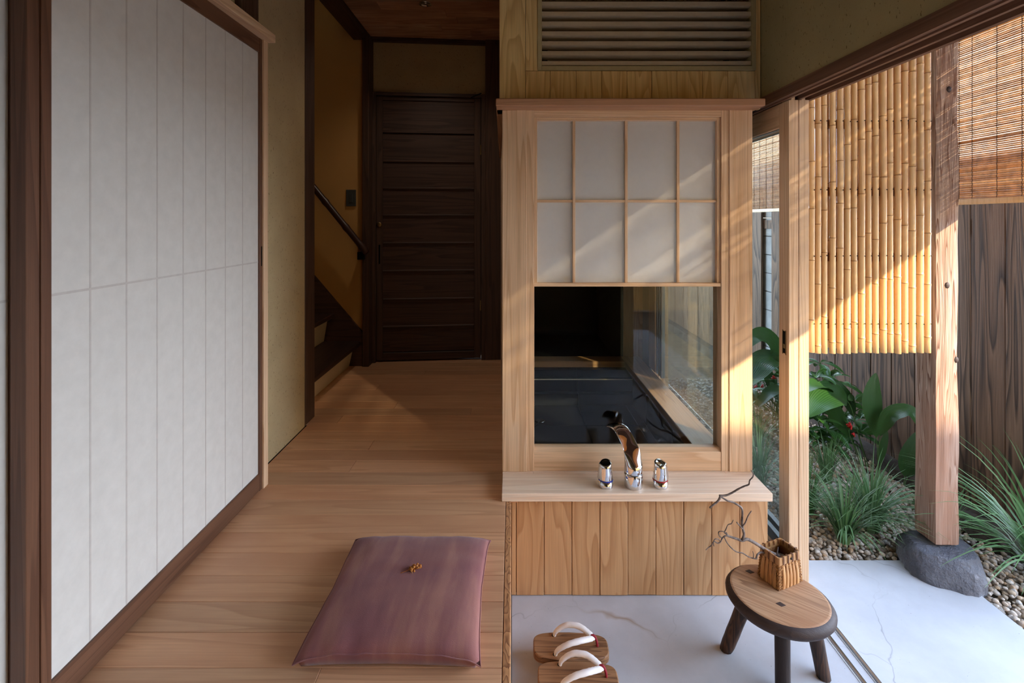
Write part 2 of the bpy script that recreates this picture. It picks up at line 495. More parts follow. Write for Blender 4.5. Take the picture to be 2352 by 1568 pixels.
def concrete():
    m, nt, b = new_mat('polished_concrete')
    L = nt.links
    n1 = N(nt, 'ShaderNodeTexNoise', i_Scale=1.0, i_Detail=7.0, i_Roughness=.62)
    L.new(coords(nt, (3.2,) * 3, False), n1.inputs['Vector'])
    rp = ramp(nt, [(.3, s2l((172, 175, 180))), (.7, s2l((196, 199, 204)))]); L.new(n1.outputs['Fac'], rp.inputs[0])
    c = rp.outputs[0]
    # hairline cracks
    nd = N(nt, 'ShaderNodeTexNoise', i_Scale=5.0, i_Detail=3.0)
    cv = coords(nt, (1, 1, 1), False); L.new(cv, nd.inputs['Vector'])
    dv = N(nt, 'ShaderNodeVectorMath', operation='SCALE', i_Scale=.22); L.new(nd.outputs['Color'], dv.inputs[0])
    av = N(nt, 'ShaderNodeVectorMath', operation='ADD'); L.new(cv, av.inputs[0]); L.new(dv.outputs[0], av.inputs[1])
    vo = N(nt, 'ShaderNodeTexVoronoi', feature='DISTANCE_TO_EDGE', i_Scale=2.1); L.new(av.outputs[0], vo.inputs['Vector'])
    ck = ramp(nt, [(0.0, (1, 1, 1)), (0.005, (0, 0, 0))]); L.new(vo.outputs['Distance'], ck.inputs[0])
    n4 = N(nt, 'ShaderNodeTexNoise', i_Scale=3.0, i_Detail=1.0); L.new(cv, n4.inputs['Vector'])
    k4 = ramp(nt, [(.42, (0, 0, 0)), (.6, (.6, .6, .6))]); L.new(n4.outputs['Fac'], k4.inputs[0])
    mk = N(nt, 'ShaderNodeMath', operation='MULTIPLY'); L.new(ck.outputs[0], mk.inputs[0]); L.new(k4.outputs[0], mk.inputs[1])
    c = mix(nt, c, s2l((110, 108, 108)), mk.outputs[0])
    # rusty stain along one crack near the clogs
    st = N(nt, 'ShaderNodeVectorMath', operation='DISTANCE'); L.new(av.outputs[0], st.inputs[0]); st.inputs[1].default_value = (.47, 1.70, -.25)
    sk = ramp(nt, [(0.02, (1, 1, 1)), (0.16, (0, 0, 0))]); L.new(st.outputs['Value'], sk.inputs[0])
    cw = ramp(nt, [(0.0, (.75, .75, .75)), (0.03, (0, 0, 0))]); L.new(vo.outputs['Distance'], cw.inputs[0])
    ms = N(nt, 'ShaderNodeMath', operation='MULTIPLY'); L.new(sk.outputs[0], ms.inputs[0]); L.new(cw.outputs[0], ms.inputs[1])
    c = mix(nt, c, s2l((150, 126, 98)), ms.outputs[0])
    # dark pin holes
    np_ = N(nt, 'ShaderNodeTexNoise', i_Scale=150.0, i_Detail=1.0); L.new(cv, np_.inputs['Vector'])
    kp = ramp(nt, [(.77, (0, 0, 0)), (.80, (.7, .7, .7))]); L.new(np_.outputs['Fac'], kp.inputs[0])
    c = mix(nt, c, s2l((90, 88, 86)), kp.outputs[0])
    L.new(c, b.inputs['Base Color'])
    b.inputs['Roughness'].default_value = .5
    b.inputs['Specular IOR Level'].default_value = .35
    bp = N(nt, 'ShaderNodeBump', i_Strength=.08, i_Distance=.002)
    L.new(n1.outputs['Fac'], bp.inputs['Height']); L.new(bp.outputs[0], b.inputs['Normal'])
    return m
M['concrete'] = concrete()

# ================================================================== THE SETTING
GZ = -0.36            # level of the concrete entry floor
# --- timber floor with boards
floor = struct('floor', bx(-1.6, -0.006, -2.2, 3.45, GZ, -0.013), M['dark'], 'raised timber floor of long boards running across the corridor', 'floor')
joints = {6: [-.604], 4: [-.625], 9: [-.834], 11: [-.605], 10: [-.207], 14: [-.776], -6: [-.41], 17: [-.55], -9: [-.3], 1: []}
for k in range(-18, 21):
    y0, y1 = 1.492 + .0903 * k, 1.492 + .0903 * (k + 1)
    xr = -0.0215 if y1 < 1.72 else 0.02
    xs = [-1.30 if y0 > 2.3 else -0.965] + joints.get(k, []) + [xr]
    for a, b_ in zip(xs, xs[1:]):
        y1c = min(y1, 3.44)
        dz = random.uniform(-.0004, .0004)
        obj('floorboard', bx(a + .0004, b_ - .0004, y0 + .0005, y1c - .0005, -.0125, dz, .0008), M['floor'], floor)
struct('trim_1', bx(-0.0205, -0.0035, -2.2, 1.705, GZ, 0.0, .0015), M['endgrain'], 'grainy timber edge of the step down from boards to concrete', 'step edge')
struct('concrete_floor', bx(-0.0035, 1.66, -2.2, 1.888, GZ - .12, GZ, .004), M['concrete'], 'smooth pale grey concrete entry floor with hairline cracks', 'floor')
# --- left wall (plaster) behind the paper doors
struct('wall_left', bx(-1.07, -0.97, -2.2, 2.262, 0, 2.75), M['plaster'], 'sandy beige plaster wall beyond the paper doors', 'wall')
# paper doors on the left
XW = -0.897
def paper_door(name, label, x, y0, y1, seam_z, stile0, stile1):
    d = thing(name, label, 'sliding door', (x, (y0 + y1) / 2, 0), kind='structure')
    obj('stile', bx(x - .03, x, y0, y0 + stile0, .0, 1.612, .001), M['brown_z'], d)
    obj('stile', bx(x - .03, x, y1 - stile1, y1, .0, 1.612, .001), M['brown_z'], d)
    obj('rail', bx(x - .029, x - .001, y0 + stile0, y1 - stile1, .003, .0615, .001), M['brown_y'], d)
    obj('rail', bx(x - .029, x - .001, y0 + stile0, y1 - stile1, 1.561, 1.612, .001), M['brown_y'], d)
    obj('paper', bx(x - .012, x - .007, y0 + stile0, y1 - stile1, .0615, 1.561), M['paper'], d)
    n = 8
    w = (y1 - stile1 - y0 - stile0) / n
    for i in range(1, n):
        yy = y0 + stile0 + w * i
        obj('paper_fold', bx(x - .0072, x - .0066, yy - .0022, yy + .0022, .0615, 1.561), M['seam'], d)
    obj('paper_seam', bx(x - .0072, x - .0064, y0 + stile0, y1 - stile1, seam_z - .0025, seam_z + .0025), M['seam'], d)
    return d
d1 = paper_door('door_1', 'tall white paper sliding door nearest the plaster wall', XW, .893, 1.745, .815, .046, .024)
obj('stile_moulding', bx(XW - .001, XW + .004, .918, .939, .0, 1.612, .001), M['brown_z'], d1)
obj('finger_pull', bx(XW - .001, XW + .001, 1.729, 1.735, .80, .87), M['dark'], d1)
paper_door('door_2', 'white paper sliding door cut off by the left edge of the photo', XW - .034, .05, .93, .812, .03, .03)
struct('trim_2', bx(XW - .06, XW + .006, 1.737, 1.767, 0, 1.612, .001), M['cyp_z'], 'pale slim jamb beside the far end of the paper door', 'jamb')
struct('trim_3', bx(-.97, -.866, -.4, 1.772, 1.612, 1.641, .0015), M['cyp_y'], 'pale wooden ledge running above the paper doors', 'ledge')
struct('trim_4', bx(-.97, -.945, 1.69, 1.805, 1.641, 2.7, .002), M['dark_z'], 'dark short post above the ledge over the paper doors', 'post')
# dark timbers of the stair opening
struct('trim_5', bx(-1.085, -.968, 2.262, 2.375, 0, 2.75, .004), M['dark_z'], 'tall dark post between plaster wall and staircase', 'post')
struct('trim_6', bx(-1.06, -.962, 2.375, 3.30, 2.17, 2.30, .004), M['dark_y'], 'dark beam running along the ceiling above the staircase', 'beam')

# --- back wall, turned a little: local x along the wall, y into it
A0, A1 = P(852, 833, 3.281), P(1115, 826, 3.354)
ang = math.atan2(A1.y - A0.y, A1.x - A0.x)
W = math.hypot(A1.x - A0.x, A1.y - A0.y)
wb = thing('wall_back', 'dim plaster wall with dark posts around the dark door', 'wall', (A0.x, A0.y, 0), ang, kind='structure')
def lb(*a): return bx(*a)
obj('plaster', bx(-.02, W + .12, .03, .12, 1.84, 2.30), M['plaster'], wb, local=True)
obj('post', bx(W - .0, W + .16, -.01, .12, 0, 2.30, .003), M['dark_z'], wb, local=True)
obj('post', bx(-.05, -.02, -.02, .12, 0, 2.22, .003), M['dark_z'], wb, local=True)
obj('wall_plate', bx(-.05, W + .16, .0, .05, 2.185, 2.215, .002), M['dark_x'], wb, local=True)
obj('backing', bx(-.06, W + .2, .12, .16, 0, 2.4), M['dark'], wb, local=True)
dd = thing('door_3', 'dark wooden door with stacked horizontal panels at the corridor end', 'door', (A0.x, A0.y, 0), ang, kind='structure')
obj('frame', bx(-.02, .032, -.008, .06, 0, 1.838, .002), M['dark_z'], dd, local=True)
obj('frame', bx(W - .03, W, -.008, .06, 0, 1.838, .002), M['dark_z'], dd, local=True)
obj('frame', bx(.032, W - .03, -.008, .06, 1.815, 1.838, .002), M['dark_x'], dd, local=True)
L0, L1 = .034, W - .032
obj('stile', bx(L0, L0 + .042, .008, .04, .012, 1.812, .0015), M['dark_z'], dd, local=True)
obj('stile', bx(L1 - .045, L1, .008, .04, .012, 1.812, .0015), M['dark_z'], dd, local=True)
obj('rail', bx(L0 + .042, L1 - .045, .009, .04, .012, .062, .0015), M['dark_x'], dd, local=True)
obj('rail', bx(L0 + .042, L1 - .045, .009, .04, 1.565, 1.60, .0015), M['dark_x'], dd, local=True)
obj('rail', bx(L0 + .042, L1 - .045, .009, .04, 1.787, 1.812, .0015), M['dark_x'], dd, local=True)
zs = [.062] + [EYE - (y - 508) / F * 3.31 for y in (750, 687, 622, 558, 494, 432, 370)] + [1.565]
for i, (a, b_) in enumerate(zip(zs, zs[1:])):
    obj('panel', bx(L0 + .042, L1 - .045, .020, .03, a + .004, b_ - .004, .001), M['dark_x'], dd, local=True)
    if i:
        obj('crossbar', bx(L0 + .042, L1 - .045, .010, .03, a - .006, a + .006, .003), M['dark_x'], dd, local=True)
obj('panel', bx(L0 + .042, L1 - .045, .018, .03, 1.60, 1.787, .001), M['dark_x'], dd, local=True)
bm = nb(); lathe(bm, [(.0, 0), (.016, 0), (.018, .004), (.014, .008), (.006, .009), (.0, .009)][1:-1], n=20)
bm.transform(Matrix.Translation((L0 + .02, .008, .937)) @ Matrix.Rotation(PI / 2, 4, 'X'))
lk = obj('lock', bm, M['brass'], dd, local=True, smooth=True); lk['label'] = 'round brass lock'
obj('finger_pull', bx(L0 + .015, L0 + .026, .006, .012, .67, .80, .002), M['dark'], dd, local=True)
for z in (.34, 1.42):
    obj('hinge', bx(L1 - .006, L1 + .002, .004, .012, z, z + .07, .001), M['brass'], dd, local=True)
bm = nb(); tube(bm, [(W - .10, -.01, 1.812), (W - .03, -.05, 1.833)], .004, 6)
obj('door_closer', bm, M['dark'], dd, local=True)

# --- staircase on the left
YS = 3.22
st = thing('staircase', 'dark stair treads with ivory risers climbing left behind the dark post', 'staircase', (-1.1, 2.8, 0), kind='structure')
for k in range(4):
    x, z = -1.005 - .172 * k, .165 + .185 * k
    obj('tread', bx(x - .26, x, 2.376, YS - .012, z - .028, z, .003), M['dark_y'], st)
    bm = nb(); zb = z - .213 if k else 0.0
    prism(bm, [(x - .075, zb), (x - .045, z - .028), (x - .06, z - .028), (x - .09, zb)], 'Y', 2.376, YS - .012)
    obj('riser', bm, M['ivory'], st)
bm = nb(); prism(bm, [(-.992, 0), (-.992, .222), (-1.313, .598), (-2.0, 1.40), (-2.0, 0)], 'Y', YS - .012, YS + .02, .001)
obj('stringer', bm, M['dark_x'], st)
struct('wall_stair', bx(-2.1, -.985, YS + .008, YS + .12, 0, 2.6), M['tan'], 'tan plaster wall beside the staircase', 'wall')
struct('ceiling_stair', bx(-2.2, -1.06, 2.262, 3.5, 2.6, 2.7), M['dark'], 'unseen dark ceiling added over the stairwell to stop light leaks', 'ceiling')  # unseen; added to stop light leaking in over the stairs
struct('wall_stair_far', bx(-2.2, -2.1, 2.2, 3.5, 0, 2.6), M['tan'], 'unlit end wall of the stairwell', 'wall')
struct('wall_stair_near', bx(-2.2, -1.07, 2.262, 2.36, 0, 2.6), M['tan'], 'near side wall of the stairwell behind the dark post', 'wall')
struct('trim_7', bx(-.988, -.945, YS - .03, YS + .08, 0, 2.20, .003), M['dark_z'], 'dark slim post between stair wall and door frame', 'post')
hr = thing('handrail', 'dark bamboo handrail sloping down the tan stair wall', 'handrail', (-.95, 3.13, .77))
a, b_ = P(700, 405, 3.13), P(843, 581, 3.13)
pts = [a.lerp(b_, i / 24) for i in range(25)]
bm = nb(); tube(bm, pts, [.021 + (.0035 if i in (8, 16, 22) else 0) for i in range(25)], 12)
obj('rail', bm, M['hand'], hr, smooth=True)
q = P(828, 577, 3.15)
obj('bracket', bx(q.x - .022, q.x + .018, 3.15, YS + .01, q.z - .055, q.z - .005, .002), M['dark'], hr)
sw = thing('light_switch', 'grey wall switch on the tan stair wall', 'switch', (-1.07, YS + .008, 1.115))
obj('plate', bx(-1.104, -1.040, YS - .002, YS + .009, 1.06, 1.17, .002), M['switch'], sw)
obj('rocker', bx(-1.082, -1.062, YS - .006, YS, 1.085, 1.145, .0015), M['switch'], sw)

# --- ceilings
cl = struct('ceiling', bx(-1.07, .02, 1.93, 3.6, 2.232, 2.30), M['dark'], 'dim corridor ceiling of knotty brown boards', 'ceiling')
for k in range(14):
    y0 = 1.93 + .105 * k
    xs = [-.96, random.uniform(-.8, -.2), .0]
    for a, b_ in zip(xs, xs[1:]):
        obj('ceiling_board', bx(a, b_ - .001, y0, y0 + .1035, 2.215, 2.232, .001), M['ceil'], cl)
struct('sky_block_above_corridor', bx(-1.07, .02, 1.93, 1.97, 2.232, 2.85), M['plaster'], 'unseen plaster panel above the corridor ceiling, added to block sky light', 'wall')  # unseen filler, added to keep sky light out of the stairwell
struct('added_roof', bx(-2.3, 1.08, 1.9, 4.6, 2.85, 2.92), M['dark'], 'unseen slab over the corridor and bath, added to block leaking sun', 'added_roof')  # unseen slab put in to stop sun leaking through the attic
struct('ceiling_room', bx(-1.07, 1.08, -2.3, 1.93, 2.75, 2.85), M['plaster'], 'plain ceiling of the front room above the view', 'ceiling')
dl = thing('downlight', 'small recessed chrome downlight in the corridor ceiling', 'ceiling light', (-.5, 2.80, 2.215))
c = P(977, 12, 2.79)
bm = nb(); lathe(bm, [(.036, -.001), (.036, -.004), (.030, -.004), (.024, .006), (.0225, .010), (.0225, .011)], (c.x, c.y, 2.215), 24)
obj('trim_ring', bm, M['chrome'], dl, smooth=True)
bm = nb(); lathe(bm, [(.010, -.003), (.008, -.012), (.002, -.014)], (c.x, c.y, 2.225), 12)
obj('bulb', bm, M['steel'], dl, smooth=True)

dl_l = bpy.data.lights.new('added_corridor_fill', 'SPOT')  # added fill light brightening the corridor; the fitting itself is unlit
dl_l.energy = 1.9
dl_l.color = (1.0, .86, .70)
dl_l.spot_size = math.radians(125)
dl_l.spot_blend = 1.0
dl_l.shadow_soft_size = .03
dl_o = bpy.data.objects.new('added_fill', dl_l)
dl_o.location = (c.x + .5, c.y - 2.80, -.012)
dl_o.parent = dl
COL.objects.link(dl_o)
# --- shell behind the camera
struct('wall_front', box(box(bx(-1.07, .02, -2.3, -2.2, GZ, 2.85), .94, 1.08, -2.3, -2.2, GZ, 2.85), .02, .94, -2.3, -2.2, GZ, 2.85), M['plaster'], 'unseen plaster wall behind the viewer, added to shape the light', 'wall')  # closed wall out of sight, added to shape the room light
struct('wall_right_near', bx(.967, 1.075, -2.2, -.6, GZ, 1.435), M['plaster_r'], 'unseen plaster wall right of the viewer, added to shape the light', 'wall')  # unseen addition, its length set to shape the incoming daylight
struct('wall_right', bx(.967, 1.075, -2.2, 3.5, 1.435, 2.85), M['plaster_r'], 'olive plaster wall above the wide garden doorway', 'wall')
bm = nb()
prism(bm, [(.962, 1.40), (.962, 1.437), (1.08, 1.437), (1.08, 1.395), (1.066, 1.395), (1.066, 1.41), (1.034, 1.41), (1.034, 1.395), (1.024, 1.395), (1.024, 1.41), (.988, 1.41), (.988, 1.395), (.978, 1.395), (.978, 1.40)], 'Y', -1.9, 3.5)
struct('trim_8', bm, M['lintel'], 'brown grooved lintel over the garden doorway', 'lintel')
for i, x in enumerate((1.007, 1.05)):
    bm = nb(); tube(bm, [(x, -1.9, GZ + .002), (x, 3.3, GZ + .002)], .0055, 8)
    box(bm, x - .011, x - .0065, -1.9, 3.3, GZ, GZ + .0012)
    struct('trim_%d' % (9 + i), bm, M['steel'], ['steel floor rail for the garden doors, inner one', 'steel floor rail for the garden doors, outer one'][i], 'door rail')

# ================================================================== BATH ENCLOSURE
YF = 1.80                         # front of its posts
# lower board panel under the ledge
wl = thing('wall_lower', 'low wall of upright cedar boards below the tap ledge', 'wall', (.4, 1.705, GZ), kind='structure')
xb = [-.0035, .0145] + [.0145 + .0985 * i for i in range(1, 10)]
xb[-1] = .902
for a, b_ in zip(xb, xb[1:]):
    yj = random.uniform(-.001, .001)
    obj('board', bx(a + .0008, b_ - .0008, 1.705 + yj, 1.722, GZ + random.uniform(.0005, .003), .0, .0016), M['cedar'], wl)
obj('backing', bx(-.0035, .90, 1.722, 1.80, GZ, -.002), M['dark'], wl)
# ledge
co = thing('tap_ledge', 'pale cypress ledge holding the chrome tap and its handles', 'ledge', (.43, 1.73, 0))
obj('top', bx(-.035, .893, 1.656, 1.786, .0, .028, .0015), M['ledge'], co)
obj('back_strip', bx(.078, .79, 1.786, 1.85, .0, .028, .0008), M['ledge'], co)
obj('back_strip', bx(-.035, .0775, 1.786, 1.85, .0, .0277, .0008), M['ledge'], co)
obj('back_strip', bx(.7905, .893, 1.786, 1.85, .0, .0277, .0008), M['ledge'], co)
# posts
struct('trim_11', bx(-.036, .055, YF, YF + .10, .028, 1.374, .0012), M['cyp_z'], 'pale cypress post at the left of the bath window', 'post')
struct('trim_12', bx(.809, .895, YF, YF + .10, .028, 1.374, .0012), M['cyp_z'], 'pale cypress post at the right of the bath window', 'post')
# window
wn = thing('window_1', 'bath window with paper screen above and clear glass below', 'window', (.43, YF, .028), kind='structure')
obj('jamb', bx(.055, .083, YF + .004, YF + .08, .028, 1.374, .0008), M['cyp_z'], wn)
obj('jamb', bx(.781, .809, YF + .004, YF + .08, .028, 1.374, .0008), M['cyp_z'], wn)
obj('header', bx(.083, .781, YF + .005, YF + .08, 1.350, 1.374, .0008), M['cyp_x'], wn)
bm = nb(); prism(bm, [(YF + .006, .0285), (YF + .006, .098), (YF + .022, .110), (YF + .05, .110), (YF + .05, .0285)], 'X', .083, .781, .0006)
obj('bottom_rail', bm, M['cyp_x'], wn)
b_ = nb(); b_.faces.new([b_.verts.new(p) for p in ((.092, YF + .032, .725), (.772, YF + .032, .725), (.772, YF + .032, 1.342), (.092, YF + .032, 1.342))])
sh = obj('paper_screen', b_, M['paper_f'], wn)
def on(px): return (px - 1176) / 617.0
for x0, x1 in ((.0835, .0945), (.7695, .7805)):
    obj('screen_frame', bx(x0, x1, YF + .014, YF + .034, .716, 1.3495, .0008), M['cyp_z'], sh)
obj('screen_frame', bx(.0945, .7695, YF + .014, YF + .034, 1.338, 1.3495, .0008), M['cyp_x'], sh)
obj('screen_frame', bx(.0835, .7805, YF + .008, YF + .036, .716, .729, .0008), M['cyp_x'], sh)
for px in (1320, 1441.5, 1562):
    obj('screen_bar', bx(on(px) - .0048, on(px) + .0048, YF + .020, YF + .032, .729, 1.338, .0006), M['cyp_z'], sh)
obj('screen_bar', bx(.0945, .7695, YF + .022, YF + .0325, 1.031, 1.041, .0006), M['cyp_x'], sh)
obj('glass_pane', bx(.083, .781, YF + .040, YF + .044, .10, .735), M['glass'], wn)
# shelf that caps it
bm = nb(); box(bm, -.058, .911, 1.736, 1.87, 1.374, 1.402, .003)
sf = struct('trim_13', bm, M['shelf'], 'reddish wooden shelf edge above the bath window', 'ledge')
bm = nb(); prism(bm, [(-.058, 1.80), (-.083, 3.17), (.0, 3.17), (.0, 1.80)], 'Z', 1.374, 1.402, .001)
obj('side_shelf', bm, M['shelf_y'], sf)
# upper board wall
YU = 1.88
def ou(px): return (px - 1176) / F * YU
wu = thing('wall_upper', 'upper wall of upright yellowish cedar boards around the vent', 'wall', (.4, YU, 1.402), kind='structure')
ub = [1147, 1207, 1263.5, 1323, 1382, 1440, 1497, 1555, 1614, 1672, 1735]
for i, (a, b_) in enumerate(zip(ub, ub[1:])):
    yj = random.uniform(-.0008, .0008)
    ztop = 2.75 if i == 0 else 1.544
    obj('board', bx(ou(a) + .0006, ou(b_) - .0006, YU + yj, YU + .018, 1.395, ztop, .0012), M['cedar_up'], wu)
obj('board', bx(ou(1207) + .0006, ou(1235), YU, YU + .018, 1.545, 2.75, .0012), M['cedar_up'], wu)
obj('board', bx(ou(1735), ou(1746), YU - .003, YU + .018, 1.395, 2.75, .0012), M['cedar_up'], wu)
obj('board', bx(ou(1235), ou(1735), YU, YU + .018, 1.96, 2.75, .0012), M['cedar_up'], wu)
obj('backing', bx(-.03, .965, 2.15, 2.17, 1.40, 2.75), M['dark'], wu)
obj('backing', bx(-.045, .965, YU + .018, 2.15, 1.395, 1.42), M['dark'], wu)
# vent
vg = thing('vent_grille', 'olive louvred vent grille with horizontal slats high on the board wall', 'vent', (.52, YU, 1.545))
v0, v1 = ou(1235), ou(1735)
obj('frame', bx(v0, v0 + .016, YU - .006, YU + .05, 1.545, 1.96, .001), M['vent'], vg)
obj('frame', bx(v1 - .016, v1, YU - .006, YU + .05, 1.545, 1.96, .001), M['vent'], vg)
obj('frame', bx(v0 + .016, v1 - .016, YU - .006, YU + .05, 1.545, 1.562, .001), M['vent'], vg)
obj('frame', bx(v0 + .016, v1 - .016, YU - .006, YU + .05, 1.943, 1.96, .001), M['vent'], vg)
for k in range(10):
    z = 1.567 + .0385 * k
    bm = nb(); prism(bm, [(YU + .002, z), (YU + .002, z + .0165), (YU + .012, z + .0165), (YU + .048, z + .004), (YU + .048, z - .004)], 'X', v0 + .016, v1 - .016, .0006)
    obj('slat', bm, M['vent_s'], vg)
obj('inner_panel', bx(v0 + .05, v1 - .06, YU + .15, YU + .16, 1.60, 2.3), M['vent_s'], vg)
# side wall of the enclosure along the corridor
bm = nb(); prism(bm, [(-.034, 1.90), (-.078, 3.36), (-.02, 3.36), (.0, 1.90)], 'Z', .0, 2.75)
struct('wall_bath_side', bm, M['cyp_z'], 'board side wall of the bath along the corridor', 'wall')
# bath room inside
struct('wall_bath_back', bx(-.02, .76, 4.2, 4.3, -.4, 1.6), M['black'], 'black far wall of the bathroom seen through the window glass', 'wall')
struct('wall_bath_left', bx(.0, .02, 1.90, 4.3, -.4, 1.6), M['black'], 'black left wall inside the bathroom', 'wall')
struct('ceiling_bath', bx(.0, .97, 1.90, 4.3, 1.42, 1.46), M['dark'], 'dark ceiling inside the bathroom', 'ceiling')
wr = thing('wall_bath_corner', 'upright pale boards in the far right corner of the bathroom', 'wall', (.84, 3.28, 0), kind='structure')
obj('board', bx(.757, .857, 3.285, 3.31, -.3, 1.42, .001), M['cedar'], wr)
obj('board', bx(.858, .918, 3.285, 3.31, -.3, 1.42, .001), M['cedar'], wr)
obj('board_edge', bx(.735, .756, 3.285, 4.25, -.3, 1.42, .001), M['black'], wr)
obj('post', bx(.885, .93, 3.06, 3.28, -.3, 1.42, .001), M['dark_z'], wr)
# side window of the bath
w2 = thing('window_2', 'tall glass side window of the bath facing the garden', 'window', (.88, 2.4, .04), kind='structure')
obj('stile', bx(.865, .895, 2.93, 3.06, .045, 1.42, .001), M['cyp_z'], w2)
for y in (2.82, 2.86, 2.90):
    obj('metal_stile', bx(.870, .892, y, y + .02, .045, 1.42, .001), M['greymetal'], w2)
obj('glass_pane', bx(.878, .882, 1.905, 2.82, .045, 1.40), M['glass'], w2)
obj('header', bx(.865, .895, 1.905, 3.06, 1.37, 1.42, .001), M['cyp_y'], w2)
struct('wall_bath_base', bx(.865, .90, 1.81, 3.3, GZ, -.02), M['block'], 'low outer wall below the bath side window', 'wall')
# tub
tb = thing('bathtub', 'sunken black stone bath with a wooden rim behind the window glass', 'bathtub', (.4, 2.5, -.2))
obj('rim', bx(.74, .862, 1.86, 3.284, .004, .044, .002), wood('wet_rim_y', (182, 140, 100), (140, 98, 66), 'Y', 14, .04, 8, .5, .4, .05, 0), tb)
obj('rim', bx(.03, .739, 3.165, 3.284, .004, .044, .002), wood('wet_rim_x', (182, 140, 100), (140, 98, 66), 'X', 14, .04, 8, .5, .4, .05, 0), tb)
obj('shell', bx(.02, .80, 1.86, 3.28, -.32, -.212), M['grout'], tb)
bm = nb(); box(bm, .772, .80, 1.86, 3.28, -.212, .003); box(bm, .02, .80, 3.172, 3.28, -.212, .003); box(bm, .02, .80, 1.85, 1.862, -.212, .003)
obj('shell_wall', bm, M['grout'], tb)
for x0, x1 in ((.03, .117), (.119, .417), (.419, .717), (.719, .762)):
    for y0, y1 in ((1.864, 2.147), (2.15, 2.446), (2.45, 2.746), (2.75, 3.05)):
        obj('floor_tile', bx(x0, x1, y0, y1, -.212, -.2 + random.uniform(-.0006, .0006), .001), M['tile'], tb)
for y0, y1 in ((1.864, 2.297), (2.30, 2.746), (2.75, 3.05)):
    obj('side_tile', bx(.762, .772, y0, y1, -.2, .003, .001), M['tile'], tb)
for x0, x1 in ((.03, .417), (.42, .77)):
    obj('end_tile', bx(x0, x1, 3.05, 3.172, -.2, -.13, .001), M['tile'], tb)
    obj('end_tile', bx(x0, x1, 3.09, 3.172, -.128, -.05, .001), M['tile'], tb)
    obj('end_tile', bx(x0, x1, 3.12, 3.172, -.047, .003, .001), M['tile'], tb)
obj('joint_strip', bx(.03, .77, 3.086, 3.09, -.052, -.046), M['ivory'], tb)
q = P(1240, 967, 2.81)
bm = nb(); lathe(bm, [(.03, 0), (.03, .004), (.022, .005), (.012, .002)], (q.x, q.y, -.2), 20)
obj('drain', bm, M['steel'], tb, smooth=True)
bm = nb(); tube(bm, smooth_path([(q.x, q.y, -.193), (q.x - .02, q.y - .06, -.195), (q.x - .06, q.y - .12, -.195)]), .003, 6)
obj('chain', bm, M['steel'], tb)
struct('bath_floor', bx(.02, .76, 3.284, 4.2, -.2, -.02), M['tile'], 'black tiled washing floor beyond the bath', 'floor')

# ================================================================== GARDEN DOORS
def garden_door(name, label, x0, x1, y0):
    d = thing(name, label, 'sliding door', ((x0 + x1) / 2, y0, GZ), kind='structure')
    yb = y0 + 1.62
    obj('stile', bx(x0, x1, y0, y0 + .064, GZ + .006, 1.393, .0012), M['cyp_z'], d)
    obj('stile', bx(x0, x1, yb - .064, yb, GZ + .006, 1.393, .0012), M['cyp_z'], d)
    obj('rail', bx(x0, x1, y0 + .064, yb - .064, 1.305, 1.393, .001), M['cyp_y'], d)
    obj('rail', bx(x0, x1, y0 + .064, yb - .064, GZ + .006, GZ + .10, .001), M['cyp_y'], d)
    obj('glazing_bead', bx(x0 + .008, x1 - .008, y0 + .064, yb - .064, GZ + .10, GZ + .14, .001), M['greymetal'], d)
    obj('glazing_bead', bx(x0 + .010, x1 - .010, y0 + .064, yb - .064, 1.302, 1.305, .001), M['greymetal'], d)
    obj('glass_pane', bx((x0 + x1) / 2 - .002, (x0 + x1) / 2 + .002, y0 + .064, yb - .064, GZ + .14, 1.302), M['glass'], d)
    obj('top_tenon', bx(x0 + .009, x0 + .022, y0 + .0, y0 + .06, 1.393, 1.408, .001), M['cyp_z'], d)
    return d
g1 = garden_door('door_4', 'pale glazed sliding door slid back, inner of the two with the finger pull', .988, 1.0225, 1.726)
hp = obj('finger_pull', bx(.9865, .989, 1.745, 1.763, .482, .562, .002), M['dark'], g1)
obj('pull_plate', bx(.986, .9882, 1.743, 1.7455, .478, .566), M['brass'], hp)
obj('pull_plate', bx(.986, .9882, 1.7625, 1.765, .478, .566), M['brass'], hp)
obj('pull_plate', bx(.986, .988, 1.747, 1.760, .500, .515), M['brass'], hp)
garden_door('door_5', 'pale glazed sliding door slid back, outer one nearest the garden', 1.0245, 1.060, 1.726)

# ================================================================== GARDEN
struct('garden_ground', bx(-3, 12, -9, 9, GZ - .14, GZ - .05), M['earth'], 'bare earth under and around the gravel garden', 'ground')
